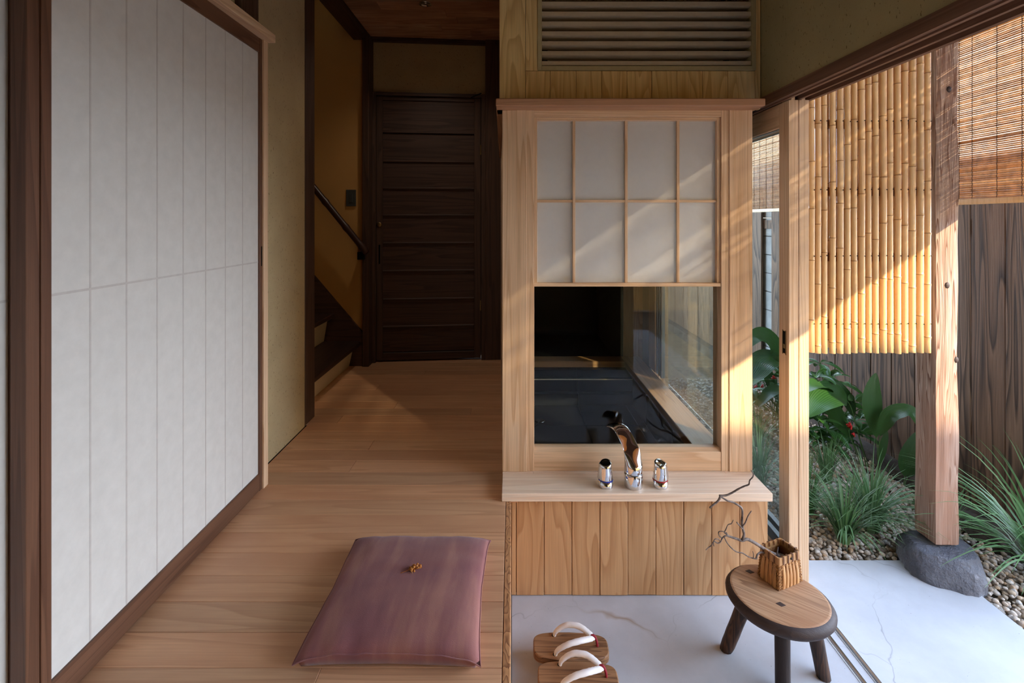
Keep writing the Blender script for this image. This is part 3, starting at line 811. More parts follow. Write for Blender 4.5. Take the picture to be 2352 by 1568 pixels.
# gravel: a thick scatter of pebbles, uncountable
def ico_arrays(sub):
    b = bmesh.new(); bmesh.ops.create_icosphere(b, subdivisions=sub, radius=1.0)
    v = np.array([p.co[:] for p in b.verts]); f = np.array([[p.index for p in q.verts] for q in b.faces]); b.free()
    return v, f
def pebbles(name, areas, label, seed):
    rng = np.random.default_rng(seed)
    V, Fc = ico_arrays(2)
    av, af, off = [], [], 0
    for (x0, x1, y0, y1, n) in areas:
        for i in range(n):
            c = np.array([rng.uniform(x0, x1), rng.uniform(y0, y1), GZ - .032 + rng.uniform(0, .026)])
            if (c[0] - 1.63) ** 2 / .0144 + (c[1] - 1.84) ** 2 / .0144 < 1: continue
            s = rng.uniform(.0055, .0115) * np.array([1, rng.uniform(.7, 1.1), rng.uniform(.6, .9)])
            a = rng.uniform(0, 2 * PI); ca, sa = math.cos(a), math.sin(a)
            R = np.array([[ca, -sa, 0], [sa, ca, 0], [0, 0, 1]])
            w = V * s * (1 + .16 * np.sin(V @ rng.normal(0, 2.6, (3, 1)) + rng.uniform(0, 6)))
            av.append(w @ R.T + c); af.append(Fc + off); off += len(V)
    v = np.concatenate(av); f = np.concatenate(af)
    me = bpy.data.meshes.new(name)
    me.vertices.add(len(v)); me.vertices.foreach_set('co', v.ravel())
    me.loops.add(f.size); me.loops.foreach_set('vertex_index', f.ravel().astype(np.int32))
    me.polygons.add(len(f)); me.polygons.foreach_set('loop_start', (np.arange(len(f)) * 3).astype(np.int32))
    me.update(calc_edges=True)
    me.polygons.foreach_set('use_smooth', [True] * len(f))
    me.materials.append(M['pebble'])
    o = bpy.data.objects.new(name, me); COL.objects.link(o)
    return tag(o, label, 'gravel', None, 'stuff')
pebbles('gravel', [(1.0, 2.02, 1.90, 2.7, 5600), (1.0, 2.02, 2.7, 4.1, 4200), (1.67, 2.02, 1.1, 1.90, 2000)],
        'bed of small white and tan gravel pebbles around the planting', 3)

# fence of charred boards
XFN = 2.05
fe = thing('board_fence', 'dark weathered fence of upright boards behind the garden bed', 'fence', (XFN, 2.9, GZ))
y = 1.86
while y < 7.9:
    w = .151
    if not (3.86 < y + w / 2 < 4.02):
        dx = random.uniform(-.002, .002)
        obj('board', bx(XFN + dx, XFN + .018 + dx, y + .002, y + w - .002, GZ + .045 + random.uniform(-.004, .004), 1.24, .002), M['fence'], fe)
    y += w
obj('rail', bx(XFN + .02, XFN + .05, 1.86, 8.0, .9, .97), M['fence'], fe)
obj('rail', bx(XFN + .02, XFN + .05, 1.86, 8.0, .0, .07), M['fence'], fe)
bw = thing('block_wall', 'grey concrete block column showing in the gap of the dark fence', 'wall', (2.2, 3.94, GZ), kind='structure')
for k in range(12):
    obj('block', bx(2.08, 2.24, 3.70, 4.18, GZ + .15 * k, GZ + .15 * k + .146, .004), M['block'], bw)
bm = nb(); prism(bm, [(XFN - .075, GZ - .06), (XFN - .065, GZ + .035), (XFN - .02, GZ + .048), (XFN + .04, GZ + .05), (XFN + .04, GZ - .06)], 'Y', 1.5, 8.0, .004)
struct('fence_footing', bm, M['kerb'], 'low grey stone kerb along the foot of the fence', 'kerb')
gw = thing('wall_garden_end', 'dark board wall closing the far end of the garden strip', 'wall', (1.5, 8.0, GZ), kind='structure')
for k in range(9):
    obj('board', bx(.95 + .125 * k, .95 + .125 * k + .123, 8.0, 8.03, GZ - .05, 1.5, .002), M['fence'], gw)
# rounded kerb stones right of the post
def rock(name, label, c, r, flat, seed, mat, sub=4, amp=.22, cat='stone', tilt=0, fr=1.5):
    b = nb(); bmesh.ops.create_icosphere(b, subdivisions=sub, radius=1.0)
    for v in b.verts:
        n = v.co.copy()
        k = 1 + amp * noise.noise(n * fr + Vector((seed, 0, 0))) + .05 * noise.noise(n * 5 + Vector((0, seed, 0)))
        p = Vector((math.copysign(abs(n.x) ** .75, n.x) * r[0], math.copysign(abs(n.y) ** .75, n.y) * r[1], n.z * r[2])) * k
        if p.z > flat: p.z = flat + (p.z - flat) * .12
        v.co = p
    b.transform(Matrix.Rotation(tilt, 4, 'Z'))
    b.transform(Matrix.Translation(c))
    return tag(obj(name, b, mat, smooth=True, at=c), label, cat)
rock('post_stone', 'rounded dark grey foundation stone under the garden post', (1.622, 1.832, GZ - .02), (.13, .122, .16), .118, 3.1, M['stone'], 5, .14, tilt=-.5)
rock('kerb_stone', 'brownish kerb stone at the fence foot right of the post', (1.99, 2.05, GZ - .0), (.05, .13, .06), .05, 5.3, M['kerb'], 3)

# weathered post on the stone
def rough_post():
    b = nb()
    rings = []
    n = 70
    for i in range(n + 1):
        z = -.246 + (2.05 + .246) * i / n
        wob = .006 * noise.noise(Vector((0, 3, z * 2.2)))
        x0 = 1.580 + .004 * noise.noise(Vector((5, 0, z * 3)))
        x1 = 1.666 + .012 * noise.noise(Vector((9, 0, z * 3.4))) + wob
        y0 = 1.803 + .006 * noise.noise(Vector((2, 7, z * 3)))
        y1 = 1.90
        ring = []
        m = 6
        for (ax, ay, bx_, by) in ((x0, y0, x1, y0), (x1, y0, x1, y1), (x1, y1, x0, y1), (x0, y1, x0, y0)):
            for j in range(m):
                t = j / m
                p = Vector((ax + (bx_ - ax) * t, ay + (by - ay) * t, z))
                d = .0028 * noise.noise(Vector((p.x * 60, p.y * 60, z * 3)))
                cen = Vector(((x0 + x1) / 2, (y0 + y1) / 2, z))
                k = 1 + d / .05
                if j == 0: k *= .955
                ring.append(b.verts.new(cen + (p - cen) * k))
        rings.append(ring)
    for A, B in zip(rings, rings[1:]):
        for j in range(len(A)):
            b.faces.new((A[j], A[(j + 1) % len(A)], B[(j + 1) % len(A)], B[j]))
    b.faces.new(rings[0][::-1]); b.faces.new(rings[-1])
    return b
po = tag(obj('garden_post', rough_post(), M['post'], at=(1.62, 1.85, -.246)), 'weathered reddish square post standing on a grey stone', 'post')
for (px, py, Yd) in ((2180, 205, 1.80), (2176, 655, 1.803), (2196, 826, 1.803)):
    c = P(px, py, Yd)
    b = nb(); bmesh.ops.create_icosphere(b, subdivisions=2, radius=1.0)
    b.transform(Matrix.Translation((c.x, c.y, c.z)) @ Matrix.Diagonal((.009, .004, .012, 1)))
    kn = obj('knot', b, M['bark'], po, smooth=True)
struct('eave', bx(1.06, 1.86, -2.3, 5.0, 2.06, 2.12), M['dark_y'], 'unseen wooden eave added to carry the reed blinds and shape the light', 'eave')  # added out of view; carries the blinds and shapes the sky light

# bamboo screen
YB = 1.775
bs = thing('bamboo_screen', 'screen of upright tan bamboo poles hanging beside the post', 'screen', (1.36, YB, .44))
def pole(xc, yc, r, z0, z1, seed):
    rr = random.Random(seed)
    b = nb()
    nodes = []
    z = z0 + rr.uniform(.01, .14)
    while z < z1:
        nodes.append(z); z += rr.uniform(.15, .24)
    st_ = [(z0, 1.0)]
    for q in nodes:
        for dz, k in ((-.012, .98), (-.004, 1.03), (-.0012, 1.09), (.0012, 1.09), (.003, .97), (.012, .99)):
            if z0 < q + dz < z1: st_.append((q + dz, k))
    st_.append((z1, 1.0))
    n = 12
    ph = rr.uniform(0, 9)
    rings = []
    for z, k in sorted(st_):
        wx = .0022 * noise.noise(Vector((ph, 0, z * 2.5)))
        rings.append(([b.verts.new((xc + wx + r * k * math.cos(2 * PI * j / n), yc + r * k * math.sin(2 * PI * j / n), z)) for j in range(n)], z, k))
    for (A, za, ka), (B, zb, kb) in zip(rings, rings[1:]):
        for j in range(n):
            f = b.faces.new((A[j], A[(j + 1) % n], B[(j + 1) % n], B[j]))
            f.smooth = True
            if ka > 1.05 and kb > 1.05: f.material_index = 1
    b.faces.new(rings[0][0][::-1]); b.faces.new(rings[-1][0])
    return b
fronts = [1864, 1878.5, 1893, 1912, 1929.5, 1946, 1962, 1979, 1995, 2010.5, 2029, 2044.5, 2061.5, 2078, 2095.5, 2113.5, 2130.5]
radii = [.0115, .0118, .0108, .0118, .0126, .0120, .0112, .0122, .0108, .0112, .0124, .0110, .0122, .0118, .0124, .0126, .0118]
for i, (px, r) in enumerate(zip(fronts, radii)):
    r *= .87
    x = (px - 1176) / F * YB
    obj('bamboo_pole', pole(x, YB, r, .478 + random.uniform(-.003, .002), 2.05, i), [M['bamboo'], M['bnode']], bs)
for i, (a, b_) in enumerate(zip(fronts, fronts[1:])):
    x = ((a + b_) / 2 - 1176) / F * (YB + .04)
    obj('bamboo_pole', pole(x, YB + .042, .011, .486 + random.uniform(-.003, .003), 2.05, 100 + i), [M['bamboo'], M['bnode']], bs)
bnail = nb()
for yb in (285, 440, 590, 744):
    z = EYE - (yb - 508) / F * 1.79
    obj('batten', bx((1860 - 1176) / F * 1.79, (2120 - 1176) / F * 1.79, YB + .0135, YB + .029, z - .016, z + .016, .001), M['batten'], bs)
    for px, r in zip(fronts, radii):
        x = (px - 1176) / F * YB
        for f_ in (bmesh.ops.create_uvsphere(bnail, u_segments=6, v_segments=4, radius=.0022)['verts'],):
            bmesh.ops.translate(bnail, verts=f_, vec=(x + .003, YB - r - .0006, z + .006 + random.uniform(-.002, .002)))
tag(obj('nails', bnail, M['nail'], bs), kind='stuff')

# reed blinds
def blind(name, label, x, y0, y1, zb, zt, cords, group):
    t = thing(name, label, 'blind', (x, (y0 + y1) / 2, zb), group=group)
    pitch = .0074
    rr = random.Random(int(y0 * 100))
    b = nb()
    z = zb + .012
    while z < zt:
        n = 5
        r = rr.uniform(.0028, .0036)
        e0, e1 = y0 + rr.uniform(-.003, .004), y1 + rr.uniform(-.004, .006)
        ys = [e0 + (e1 - e0) * i / 5 for i in range(6)]
        pts = [(x + rr.uniform(-.0008, .0008), yy, z + rr.uniform(-.0006, .0006)) for yy in ys]
        tube(b, pts, r, n, cap=True)
        z += pitch * rr.uniform(.94, 1.06)
    tag(obj('reeds', b, M['reed'], t), kind='stuff')
    for yc in cords:
        b = nb()
        m = int((zt - zb) / .0074)
        pts = [(x - .004 + (.0008 if i % 2 else -.0004), yc + rr.uniform(-.0008, .0008), zb + (zt - zb) * i / m) for i in range(m + 1)]
        tube(b, pts, .0013, 4)
        obj('cord', b, M['cord'], t)
    b = nb()
    prism(b, [(x - .006, zb - .010), (x - .0075, zb), (x - .006, zb + .012), (x + .004, zb + .012), (x + .006, zb), (x + .004, zb - .010)], 'Y', y0, y1, .001)
    obj('bottom_slat', b, M['bamboo'], t)
    return t
XB = 1.75
c1 = [F * XB / (p - 1176) for p in (2205, 2235, 2292, 2350)]
c1 += [c1[-1] - .084 * i for i in range(1, 40)]
blind('reed_blind', 'tan reed blind hanging to the right of the weathered post', XB, -2.2, 1.905, 1.034, 2.06, c1, 'reed blinds under the eave')
c2 = [F * XB / (p - 1176) for p in (1733, 1746, 1761, 1776)]
c2 = sorted(c2 + [c2[0] + .088 * i for i in range(1, 6)])
blind('reed_blind', 'tan reed blind seen through the glass door at the left of the bamboo screen', XB, 3.10, 4.05, 1.034, 2.06, c2, 'reed blinds under the eave')
struct('sun_block_wall', bx(1.5, 12, -3.7, -3.5, GZ, 2.85), M['tan'], 'unseen wall beyond the garden, added to cut off the low sun', 'wall')  # added out of view to cut off the low sun

bm = nb(); box(bm, 5.0, 5.2, 3.2, 15.0, GZ, 3.4); prism(bm, [(4.6, 3.3), (7.5, 5.0), (7.5, 5.1), (4.6, 3.45)], 'Y', 2.9, 15.3)
struct('added_backdrop_house', bm, M['house'], 'brown house wall added beyond the fence to dim the sky behind the blinds', 'house')  # added backdrop that dims the bright sky behind the blinds
# ------------------------------------------------------------------ plants
def leaf_bm(b, pts, width, face, t0=0.0, fold=.25, per=7, wpos=.42, stemr=.0025, mi_stem=1, tipp=1.0):
    """a long leaf blade along a smooth path; before t0 it is a thin stalk"""
    path = smooth_path(pts, per)
    n = len(path) - 1
    uvl = b.loops.layers.uv.verify()
    k0 = int(round(t0 * n))
    if k0 > 0:
        tube(b, path[:k0 + 1], [stemr * (1 - .3 * i / max(1, k0)) for i in range(k0 + 1)], 6, mi=mi_stem)
    rows = []
    face = Vector(face).normalized()
    for i in range(k0, n + 1):
        t = (i - k0) / max(1, n - k0)
        d = (path[min(i + 1, n)] - path[max(i - 1, 0)]).normalized()
        s = d.cross(face)
        if s.length < 1e-4: s = d.cross(Vector((1, .2, 0)))
        s.normalize()
        nrm = s.cross(d).normalized()
        w = width / 2 * (math.sin(PI * min(1, t ** (math.log(.5) / math.log(wpos)))) ** .8) if 0 < t < 1 else (.0015 if t <= 0 else .0003)
        rows.append([(b.verts.new(path[i] + s * w * u + nrm * (fold * abs(u) * w)), u) for u in (-1, -.5, 0, .5, 1)])
    for row in rows:
        for v_, _u in row: v_.co.x = min(v_.co.x, 2.042)
    for A, B in zip(rows, rows[1:]):
        for j in range(4):
            f = b.faces.new((A[j][0], A[j + 1][0], B[j + 1][0], B[j][0]))
            f.smooth = True
            for lp, u in zip(f.loops, (A[j][1], A[j + 1][1], B[j + 1][1], B[j][1])):
                lp[uvl].uv = ((u + 1) / 2, .5)

def broad_plant(label, base, leaves, group=None):
    t = thing('broad_leaf_plant', label, 'plant', base, group='broad-leaf plants in the garden bed')
    for pts, w, face, t0 in leaves:
        b = nb(); leaf_bm(b, pts, w, face, t0)
        obj('leaf', b, [M['leaf_big'], M['stem']], t)
    return t
def PP(Y, *xy):
    """pixel chain with a depth (or depth range) -> points"""
    Y0, Y1 = Y if isinstance(Y, tuple) else (Y, Y)
    n = len(xy)
    return [P(x, y_, Y0 + (Y1 - Y0) * i / (n - 1)) for i, (x, y_) in enumerate(xy)]
toC = Vector((-.55, -1, .35))
broad_plant('young broad-leaf plant with one upright and one arching leaf before the fence', (1.93, 2.5, GZ), [
    (PP(2.50, (2018, 1094), (2013, 1005), (2003, 940), (2004, 895), (2012, 856)), .085, toC, .26),
    (PP((2.48, 2.30), (2018, 1094), (2020, 1010), (2040, 962), (2068, 946), (2098, 950), (2120, 996)), .085, (-.3, -.6, 1), .22),
    (PP(2.50, (2020, 1094), (2026, 1036), (2038, 988)), .035, toC, .25)])
broad_plant('broad-leaf plant with large leaves drooping left behind the door stiles', (1.90, 2.62, GZ), [
    (PP((2.62, 2.35), (1995, 1070), (1968, 985), (1950, 926), (1915, 906), (1882, 922), (1852, 958)), .145, (-.5, -.9, .8), .42),
    (PP((2.62, 2.4), (1978, 1070), (1952, 1000), (1928, 930), (1900, 892), (1870, 884), (1838, 905)), .085, (-.2, -.4, 1), .5),
    (PP((2.62, 2.7), (1990, 1070), (1968, 985), (1950, 925), (1920, 885), (1905, 870)), .07, toC, .35),
    (PP((2.62, 2.5), (1985, 1070), (1955, 1010), (1925, 960), (1905, 920), (1895, 900)), .075, toC, .3)])
broad_plant('broad-leaf plant half hidden behind the weathered post', (1.96, 2.42, GZ), [
    (PP(2.42, (2076, 1112), (2080, 1075), (2090, 1035), (2108, 990)), .075, toC, .2),
    (PP(2.42, (2078, 1112), (2096, 1070), (2118, 1040)), .06, toC, .2)])
broad_plant('broad-leaf plant seen through the glass of the garden door', (1.72, 3.1, GZ), [
    (PP((3.1, 2.8), (1782, 985), (1790, 880), (1783, 815), (1765, 780), (1738, 772), (1715, 800)), .12, (-.2, -.9, .6), .30),
    (PP((3.1, 2.7), (1788, 985), (1796, 880), (1780, 826), (1755, 832), (1732, 862), (1712, 890)), .15, (-.6, -.9, .8), .32),
    (PP((3.05, 2.8), (1800, 985), (1812, 920), (1795, 893), (1765, 905), (1742, 935)), .075, (-.2, -.5, 1), .4),
    (PP((3.1, 3.1), (1776, 985), (1772, 900), (1762, 850), (1752, 810)), .06, toC, .3)])

def shrub(label, base, tops, seed, ln, berries):
    rr = random.Random(seed)
    t = thing('berry_shrub', label, 'shrub', base, group='red-berried shrubs in the garden bed')
    B0 = Vector(base)
    sb = nb()
    for c in tops:
        mid = B0.lerp(c, .55) + Vector((rr.uniform(-.03, .03), rr.uniform(-.03, .03), .03))
        tube(sb, smooth_path([B0 + Vector((rr.uniform(-.04, .04), rr.uniform(-.04, .04), 0)), mid, c], 5), .003, 5)
    obj('stems', sb, M['stem'], t)
    for c in tops:
        n = rr.choice((6, 7, 8))
        a0 = rr.uniform(0, 6)
        for j in range(n):
            a = a0 + j * 2 * PI / n + rr.uniform(-.25, .25)
            l = ln * rr.uniform(.75, 1.2)
            lift = rr.uniform(-.25, .55)
            d = Vector((math.cos(a), math.sin(a), lift)).normalized()
            dz = rr.uniform(-.03, 0.0)
            s = c + Vector((0, 0, dz))
            pts = [s, s + d * l * .35 + Vector((0, 0, .006)), s + d * l * .7 + Vector((0, 0, .0)), s + d * l + Vector((0, 0, -.018))]
            b = nb(); leaf_bm(b, pts, l * rr.uniform(.30, .38), (0, 0, 1) if lift < .4 else (-.3, -.8, .4), .08, .3, 4, .45, .0015)
            obj('leaf', b, [M['leaf_sm'], M['stem']], t)
    for c in berries:
        b = nb()
        for j in range(9):
            v = bmesh.ops.create_icosphere(b, subdivisions=1, radius=.0048)['verts']
            bmesh.ops.translate(b, verts=v, vec=c + Vector((rr.uniform(-.009, .009), rr.uniform(-.009, .009), rr.uniform(-.009, .009))))
        for f in b.faces: f.smooth = True
        obj('berry_cluster', b, M['berry'], t)
shrub('glossy green shrub with red berries beneath the bamboo screen', (1.82, 2.74, GZ),
      [P(x, y_, Y) for x, y_, Y in ((1884, 832, 2.7), (1905, 862, 2.75), (1872, 862, 2.6), (1926, 880, 2.8), (1962, 918, 2.66), (1935, 950, 2.72), (1900, 985, 2.6), (1955, 985, 2.7), (1880, 960, 2.55), (1985, 932, 2.75), (1915, 1010, 2.65), (1872, 1000, 2.6), (1940, 1005, 2.78), (1860, 905, 2.75), (1962, 958, 2.78), (1895, 905, 2.62), (1925, 985, 2.7), (1890, 1015, 2.6), (1905, 945, 2.66), (1975, 990, 2.72), (1868, 935, 2.6))], 5, .115,
      [P(1888, 897, 2.5), P(1950, 974, 2.55), P(1955, 980, 2.55), P(1962, 998, 2.55), P(1950, 975, 2.52)])
shrub('glossy green shrub with red berries seen through the glass door', (1.80, 3.25, GZ),
      [P(x, y_, Y) for x, y_, Y in ((1775, 856, 3.15), (1745, 870, 3.2), (1782, 880, 3.1), (1750, 905, 3.1), (1735, 920, 3.05), (1780, 915, 3.2), (1722, 890, 3.1), (1765, 840, 3.3), (1740, 838, 3.3))], 9, .10,
      [P(1772, 847, 3.0), P(1777, 867, 3.0), P(1735, 889, 2.95), P(1750, 886, 3.0), P(1760, 808, 3.1)])

def tuft(label, base, n, ln, seed, lean=(0, 0), wid=.0052, spread=1.0, group='grassy clumps in the gravel bed'):
    rr = random.Random(seed)
    t = thing('grass_clump', label, 'grass', base, group=group)
    b = nb()
    B0 = Vector(base)
    for i in range(n):
        a = rr.uniform(0, 2 * PI)
        l = ln * rr.uniform(.55, 1.12)
        out = rr.uniform(.15, 1.0) * spread
        d = Vector((math.cos(a) * out + lean[0], math.sin(a) * out + lean[1], 0))
        s = B0 + Vector((math.cos(a), math.sin(a), 0)) * rr.uniform(0, .03)
        m = 8
        prev = None
        p = s.copy()
        side = Vector((-math.sin(a), math.cos(a), 0))
        dirn = Vector((d.x * .35, d.y * .35, 1)).normalized()
        for k in range(m + 1):
            w = wid / 2 * (1 - (k / m) ** 2.2) * rr.uniform(.9, 1.1) + .0002
            row = (b.verts.new(p - side * w), b.verts.new(p + Vector((0, 0, -.0012)) * (1 - k / m)), b.verts.new(p + side * w))
            if prev:
                b.faces.new((prev[0], prev[1], row[1], row[0])); b.faces.new((prev[1], prev[2], row[2], row[1]))
            prev = row
            p = p + dirn * (l / m)
            if p.z < GZ + .004: p.z = GZ + .004
            dirn = (dirn + Vector((d.x, d.y, -.55)) * (.30 * (.5 + k / m)) * min(1.0, out + .35)).normalized()
    o = obj('blades', b, M['grass'], t, smooth=True)
    o['kind'] = 'stuff'
    return t
tuft('large grassy clump in the gravel left of the weathered post', (1.535, 2.07, GZ), 230, .34, 21, spread=1.25, wid=.006)
tuft('grassy clump at the gravel edge nearest the concrete', (1.375, 2.00, GZ), 150, .33, 22, spread=1.3, wid=.006)
tuft('small grassy clump close beside the bright door stile', (1.345, 2.20, GZ), 110, .27, 23, spread=1.2)
tuft('upright grassy clump below the berry shrub', (1.60, 2.46, GZ), 100, .24, 24, spread=.6)
tuft('long-bladed grassy clump cut off by the right edge of the photo', (1.95, 1.78, GZ), 130, .54, 25, lean=(-.5, -.08), wid=.0085, spread=1.35)
tuft('small grassy clump between the post stone and the fence', (1.84, 2.04, GZ), 60, .24, 26)
tuft('pale grassy clump behind the glass door beside the tap ledge', (1.24, 2.42, GZ), 110, .32, 27)
tuft('grassy clump behind the glass door farther from the ledge', (1.45, 2.85, GZ), 80, .28, 28)

# ================================================================== THINGS INDOORS
# floor cushion
def cushion():
    b = nb()
    n = 40
    grid = [[None] * (n + 1) for _ in range(2 * 1)]
    def pt(u, v, side):
        # u,v in -1..1
        e = (1 - abs(u) ** 3.2) * (1 - abs(v) ** 3.2)
        pinch = 1 - .035 * (1 - abs(u * v)) * max(abs(u), abs(v)) ** 3
        x, y_ = .194 * u * pinch, .196 * v * pinch
        # small ears at the corners
        ear = (abs(u) * abs(v)) ** 6
        x *= 1 + .03 * ear; y_ *= 1 + .03 * ear
        wr = .0014 * noise.noise(Vector((u * 2.4, v * 5, 1))) + .0022 * noise.noise(Vector((u * 6, v * 2, 4))) * (abs(v) ** 3 + abs(u) ** 3)
        if side > 0:
            z = .034 + .026 * max(e, 0) ** .5 + wr
        else:
            z = max(.0015, .034 - .040 * max(e, 0) ** .17)
        z -= .015 * ear
        if side < 0: z = max(z, .0015)
        return Vector((x, y_, z))
    V = {}
    for side in (1, -1):
        for i in range(n + 1):
            for j in range(n + 1):
                u, v = -1 + 2 * i / n, -1 + 2 * j / n
                if side < 0 and (i in (0, n) or j in (0, n)):
                    V[side, i, j] = V[1, i, j]
                else:
                    V[side, i, j] = b.verts.new(pt(u, v, side))
    for side in (1, -1):
        for i in range(n):
            for j in range(n):
                q = [V[side, i, j], V[side, i + 1, j], V[side, i + 1, j + 1], V[side, i, j + 1]]
                b.faces.new(q if side > 0 else q[::-1])
    seam = nb()
    ed = [V[1, i, 0].co.copy() for i in range(n + 1)] + [V[1, n, j].co.copy() for j in range(1, n + 1)] + \
         [V[1, i, n].co.copy() for i in range(n - 1, -1, -1)] + [V[1, 0, j].co.copy() for j in range(n - 1, 0, -1)]
    ed.append(ed[0])
    tube(seam, ed, .0016, 5, cap=False)
    return b, seam
cb, seam = cushion()
cu = thing('floor_cushion', 'square plum-coloured floor cushion lying on the timber boards', 'cushion', (-.264, 1.225, 0.0005), -.01)
obj('cover', cb, M['fabric'], cu, local=True, smooth=True)
obj('seam', seam, M['fabric'], cu, local=True, smooth=True)
# dried sprig on the cushion
c = P(942, 1312, 1.243); c.z = .0615
SPG = 1.35
sp = thing('dried_sprig', 'small dried brown seed sprig lying on the plum cushion', 'dried sprig', c)
b = nb(); rr = random.Random(4)
for i in range(60):
    t = rr.random()
    w = .0065 * math.sin(PI * (t * .86 + .1))
    v = bmesh.ops.create_icosphere(b, subdivisions=1, radius=SPG * rr.uniform(.0012, .0024))['verts']
    bmesh.ops.translate(b, verts=v, vec=c + SPG * Vector((-.002 + .022 * t, .002 + .007 * t + rr.uniform(-w, w), .002 + rr.uniform(-.3, 1) * w)))
obj('seed_head', b, M['dried'], sp)
b = nb(); tube(b, [c + SPG * Vector((-.002, .001, .002)), c + SPG * Vector((-.010, -.003, .001)), c + SPG * Vector((-.017, -.006, .0005))], .0007, 5)
tube(b, [c + Vector((0, .001, .002)), c + Vector((-.002, .010, .003)), c + Vector((-.0015, .016, .002))], [.0012, .001, .0004], 5)
tube(b, [c + Vector((0, .001, .002)), c + Vector((.005, -.005, .002)), c + Vector((.009, -.011, .001))], [.0012, .001, .0004], 5)
obj('stalk', b, M['dried'], sp)

# wooden clogs
def clog(name, label, cx, cy, rz):
    zt = GZ + .050
    t = thing(name, label, 'clog', (cx, cy, GZ), rz, 'pair of wooden clogs')
    b = nb()
    L, Wd = .112, .046
    prof = []
    for i in range(48):
        a = 2 * PI * i / 48
        ca, sa = math.cos(a), math.sin(a)
        x = math.copysign(abs(ca) ** .42, ca) * L
        y_ = math.copysign(abs(sa) ** .5, sa) * Wd * (1.0 + .05 * math.cos(3.2 * x / L))
        prof.append((x, y_))
    prism(b, prof, 'Z', .026, .050, .003)
    obj('sole', b, M['geta'], t, local=True)
    for x in (-.052, .044):
        b = nb(); prism(b, [(x - .014, 0), (x + .014, 0), (x + .020, .027), (x - .020, .027)], 'Y', -.044, .044, .002)
        obj('tooth', b, M['geta'], t, local=True)
    toe = Vector((.068, 0, .073))
    for s in (1, -1):
        pts = [(-.048, s * .033, .044), (-.042, s * .0335, .062), (-.012, s * .034, .081), (.026, s * .026, .086), (.055, s * .010, .079), toe]
        pts = smooth_path(pts, 6)
        n = len(pts) - 1
        b = nb(); tube(b, pts, [.0068 * (.55 + .75 * math.sin(PI * min(1, .12 + .62 * i / n))) * (1 if i < n - 3 else .8) for i in range(n + 1)], 12, squash=.8)
        for v in b.verts:
            v.co += Vector((0, 0, .0005)) * math.sin(v.co.x * 700)
        obj('strap', b, M['white'], t, local=True, smooth=True)
    b = nb(); tube(b, smooth_path([(.060, .002, .078), (.070, 0, .080), (.077, -.001, .066), (.080, 0, .047)], 5), .0038, 10)
    o = obj('toe_cord', b, M['redcloth'], t, local=True, smooth=True); o['label'] = 'dark red toe cord'
    for x, y_ in ((-.049, .033), (-.049, -.033)):
        b = nb(); lathe(b, [(.0062, .0500), (.0062, .0504), (.004, .0504)], (x, y_, 0), 14)
        obj('strap_hole', b, M['dark'], t, local=True)
    return t
clog('wooden_clog', 'wooden clog with white straps, the one farther from the viewer', .176, 1.450, -.035)
clog('wooden_clog', 'wooden clog with white straps, the nearer one cut by the photo edge', .184, 1.352, -.035)

# stool
SZ = -.13
def stool():
    t = thing('wooden_stool', 'low round rustic wooden stool with dark bark rim', 'stool', (.781, 1.418, GZ), -.66)
    b = nb()
    n = 56
    def rad(a): return 1 + .02 * math.sin(2 * a + .6) + .012 * math.sin(3 * a)
    rows = [(.118, 0.0), (.1235, -.0015), (.131, -.007), (.1365, -.016), (.136, -.024), (.130, -.033), (.118, -.038)]
    zt = SZ - GZ
    rings = [[b.verts.new((r * 1.04 * rad(2 * PI * j / n) * math.cos(2 * PI * j / n), r * .97 * rad(2 * PI * j / n) * math.sin(2 * PI * j / n), zt + z)) for j in range(n)] for r, z in rows]
    b.faces.new(rings[0]); b.faces.new(rings[-1][::-1])
    for A, B in zip(rings, rings[1:]):
        for j in range(n):
            b.faces.new((A[j], B[j], B[(j + 1) % n], A[(j + 1) % n])).smooth = True
    top = nb()
    o = obj('seat', b, [M['seat'], M['bark']], t, local=True)
    for f in o.data.polygons:
        if len(f.vertices) == 4 and f.center.z < zt - .0008: f.material_index = 1
        if len(f.vertices) > 4 and f.center.z < zt - .01: f.material_index = 1
    inv = world_of(t).inverted()
    legs = [((.716, 1.462), (.661, 1.493)), ((.866, 1.405), (.903, 1.402)), ((.764, 1.368), (.757, 1.352)), ((.806, 1.480), (.822, 1.512))]
    for (a, f_) in legs[:3]:
        p0 = inv @ Vector((a[0], a[1], SZ - .034)); p1 = inv @ Vector((f_[0], f_[1], GZ + .0005))
        b = nb()
        m = 10
        pts = [p0.lerp(p1, i / m) for i in range(m + 1)]
        rings = tube(b, pts, [.0205 + .0015 * noise.noise(Vector((i, a[0] * 50, 0))) - .001 * i / m for i in range(m + 1)], 12)
        for rg in (rings[-1],):
            for v in rg: v.co.z = .0005
        obj('leg', b, M['leg'], t, local=True, smooth=True)
    for (px, py) in ((1722, 1312), (1793, 1387)):
        c = P(px, py, (EYE - SZ) * F / (py - 508))
        p = inv @ c
        b = nb(); prism(b, [(p.x - .012, p.y - .006), (p.x + .004, p.y - .009), (p.x + .013, p.y + .004), (p.x - .003, p.y + .008)], 'Z', zt - .002, zt + .0008, .0003)
        w_ = obj('wedge', b, M['bark'], t, local=True)
    return t
stool()

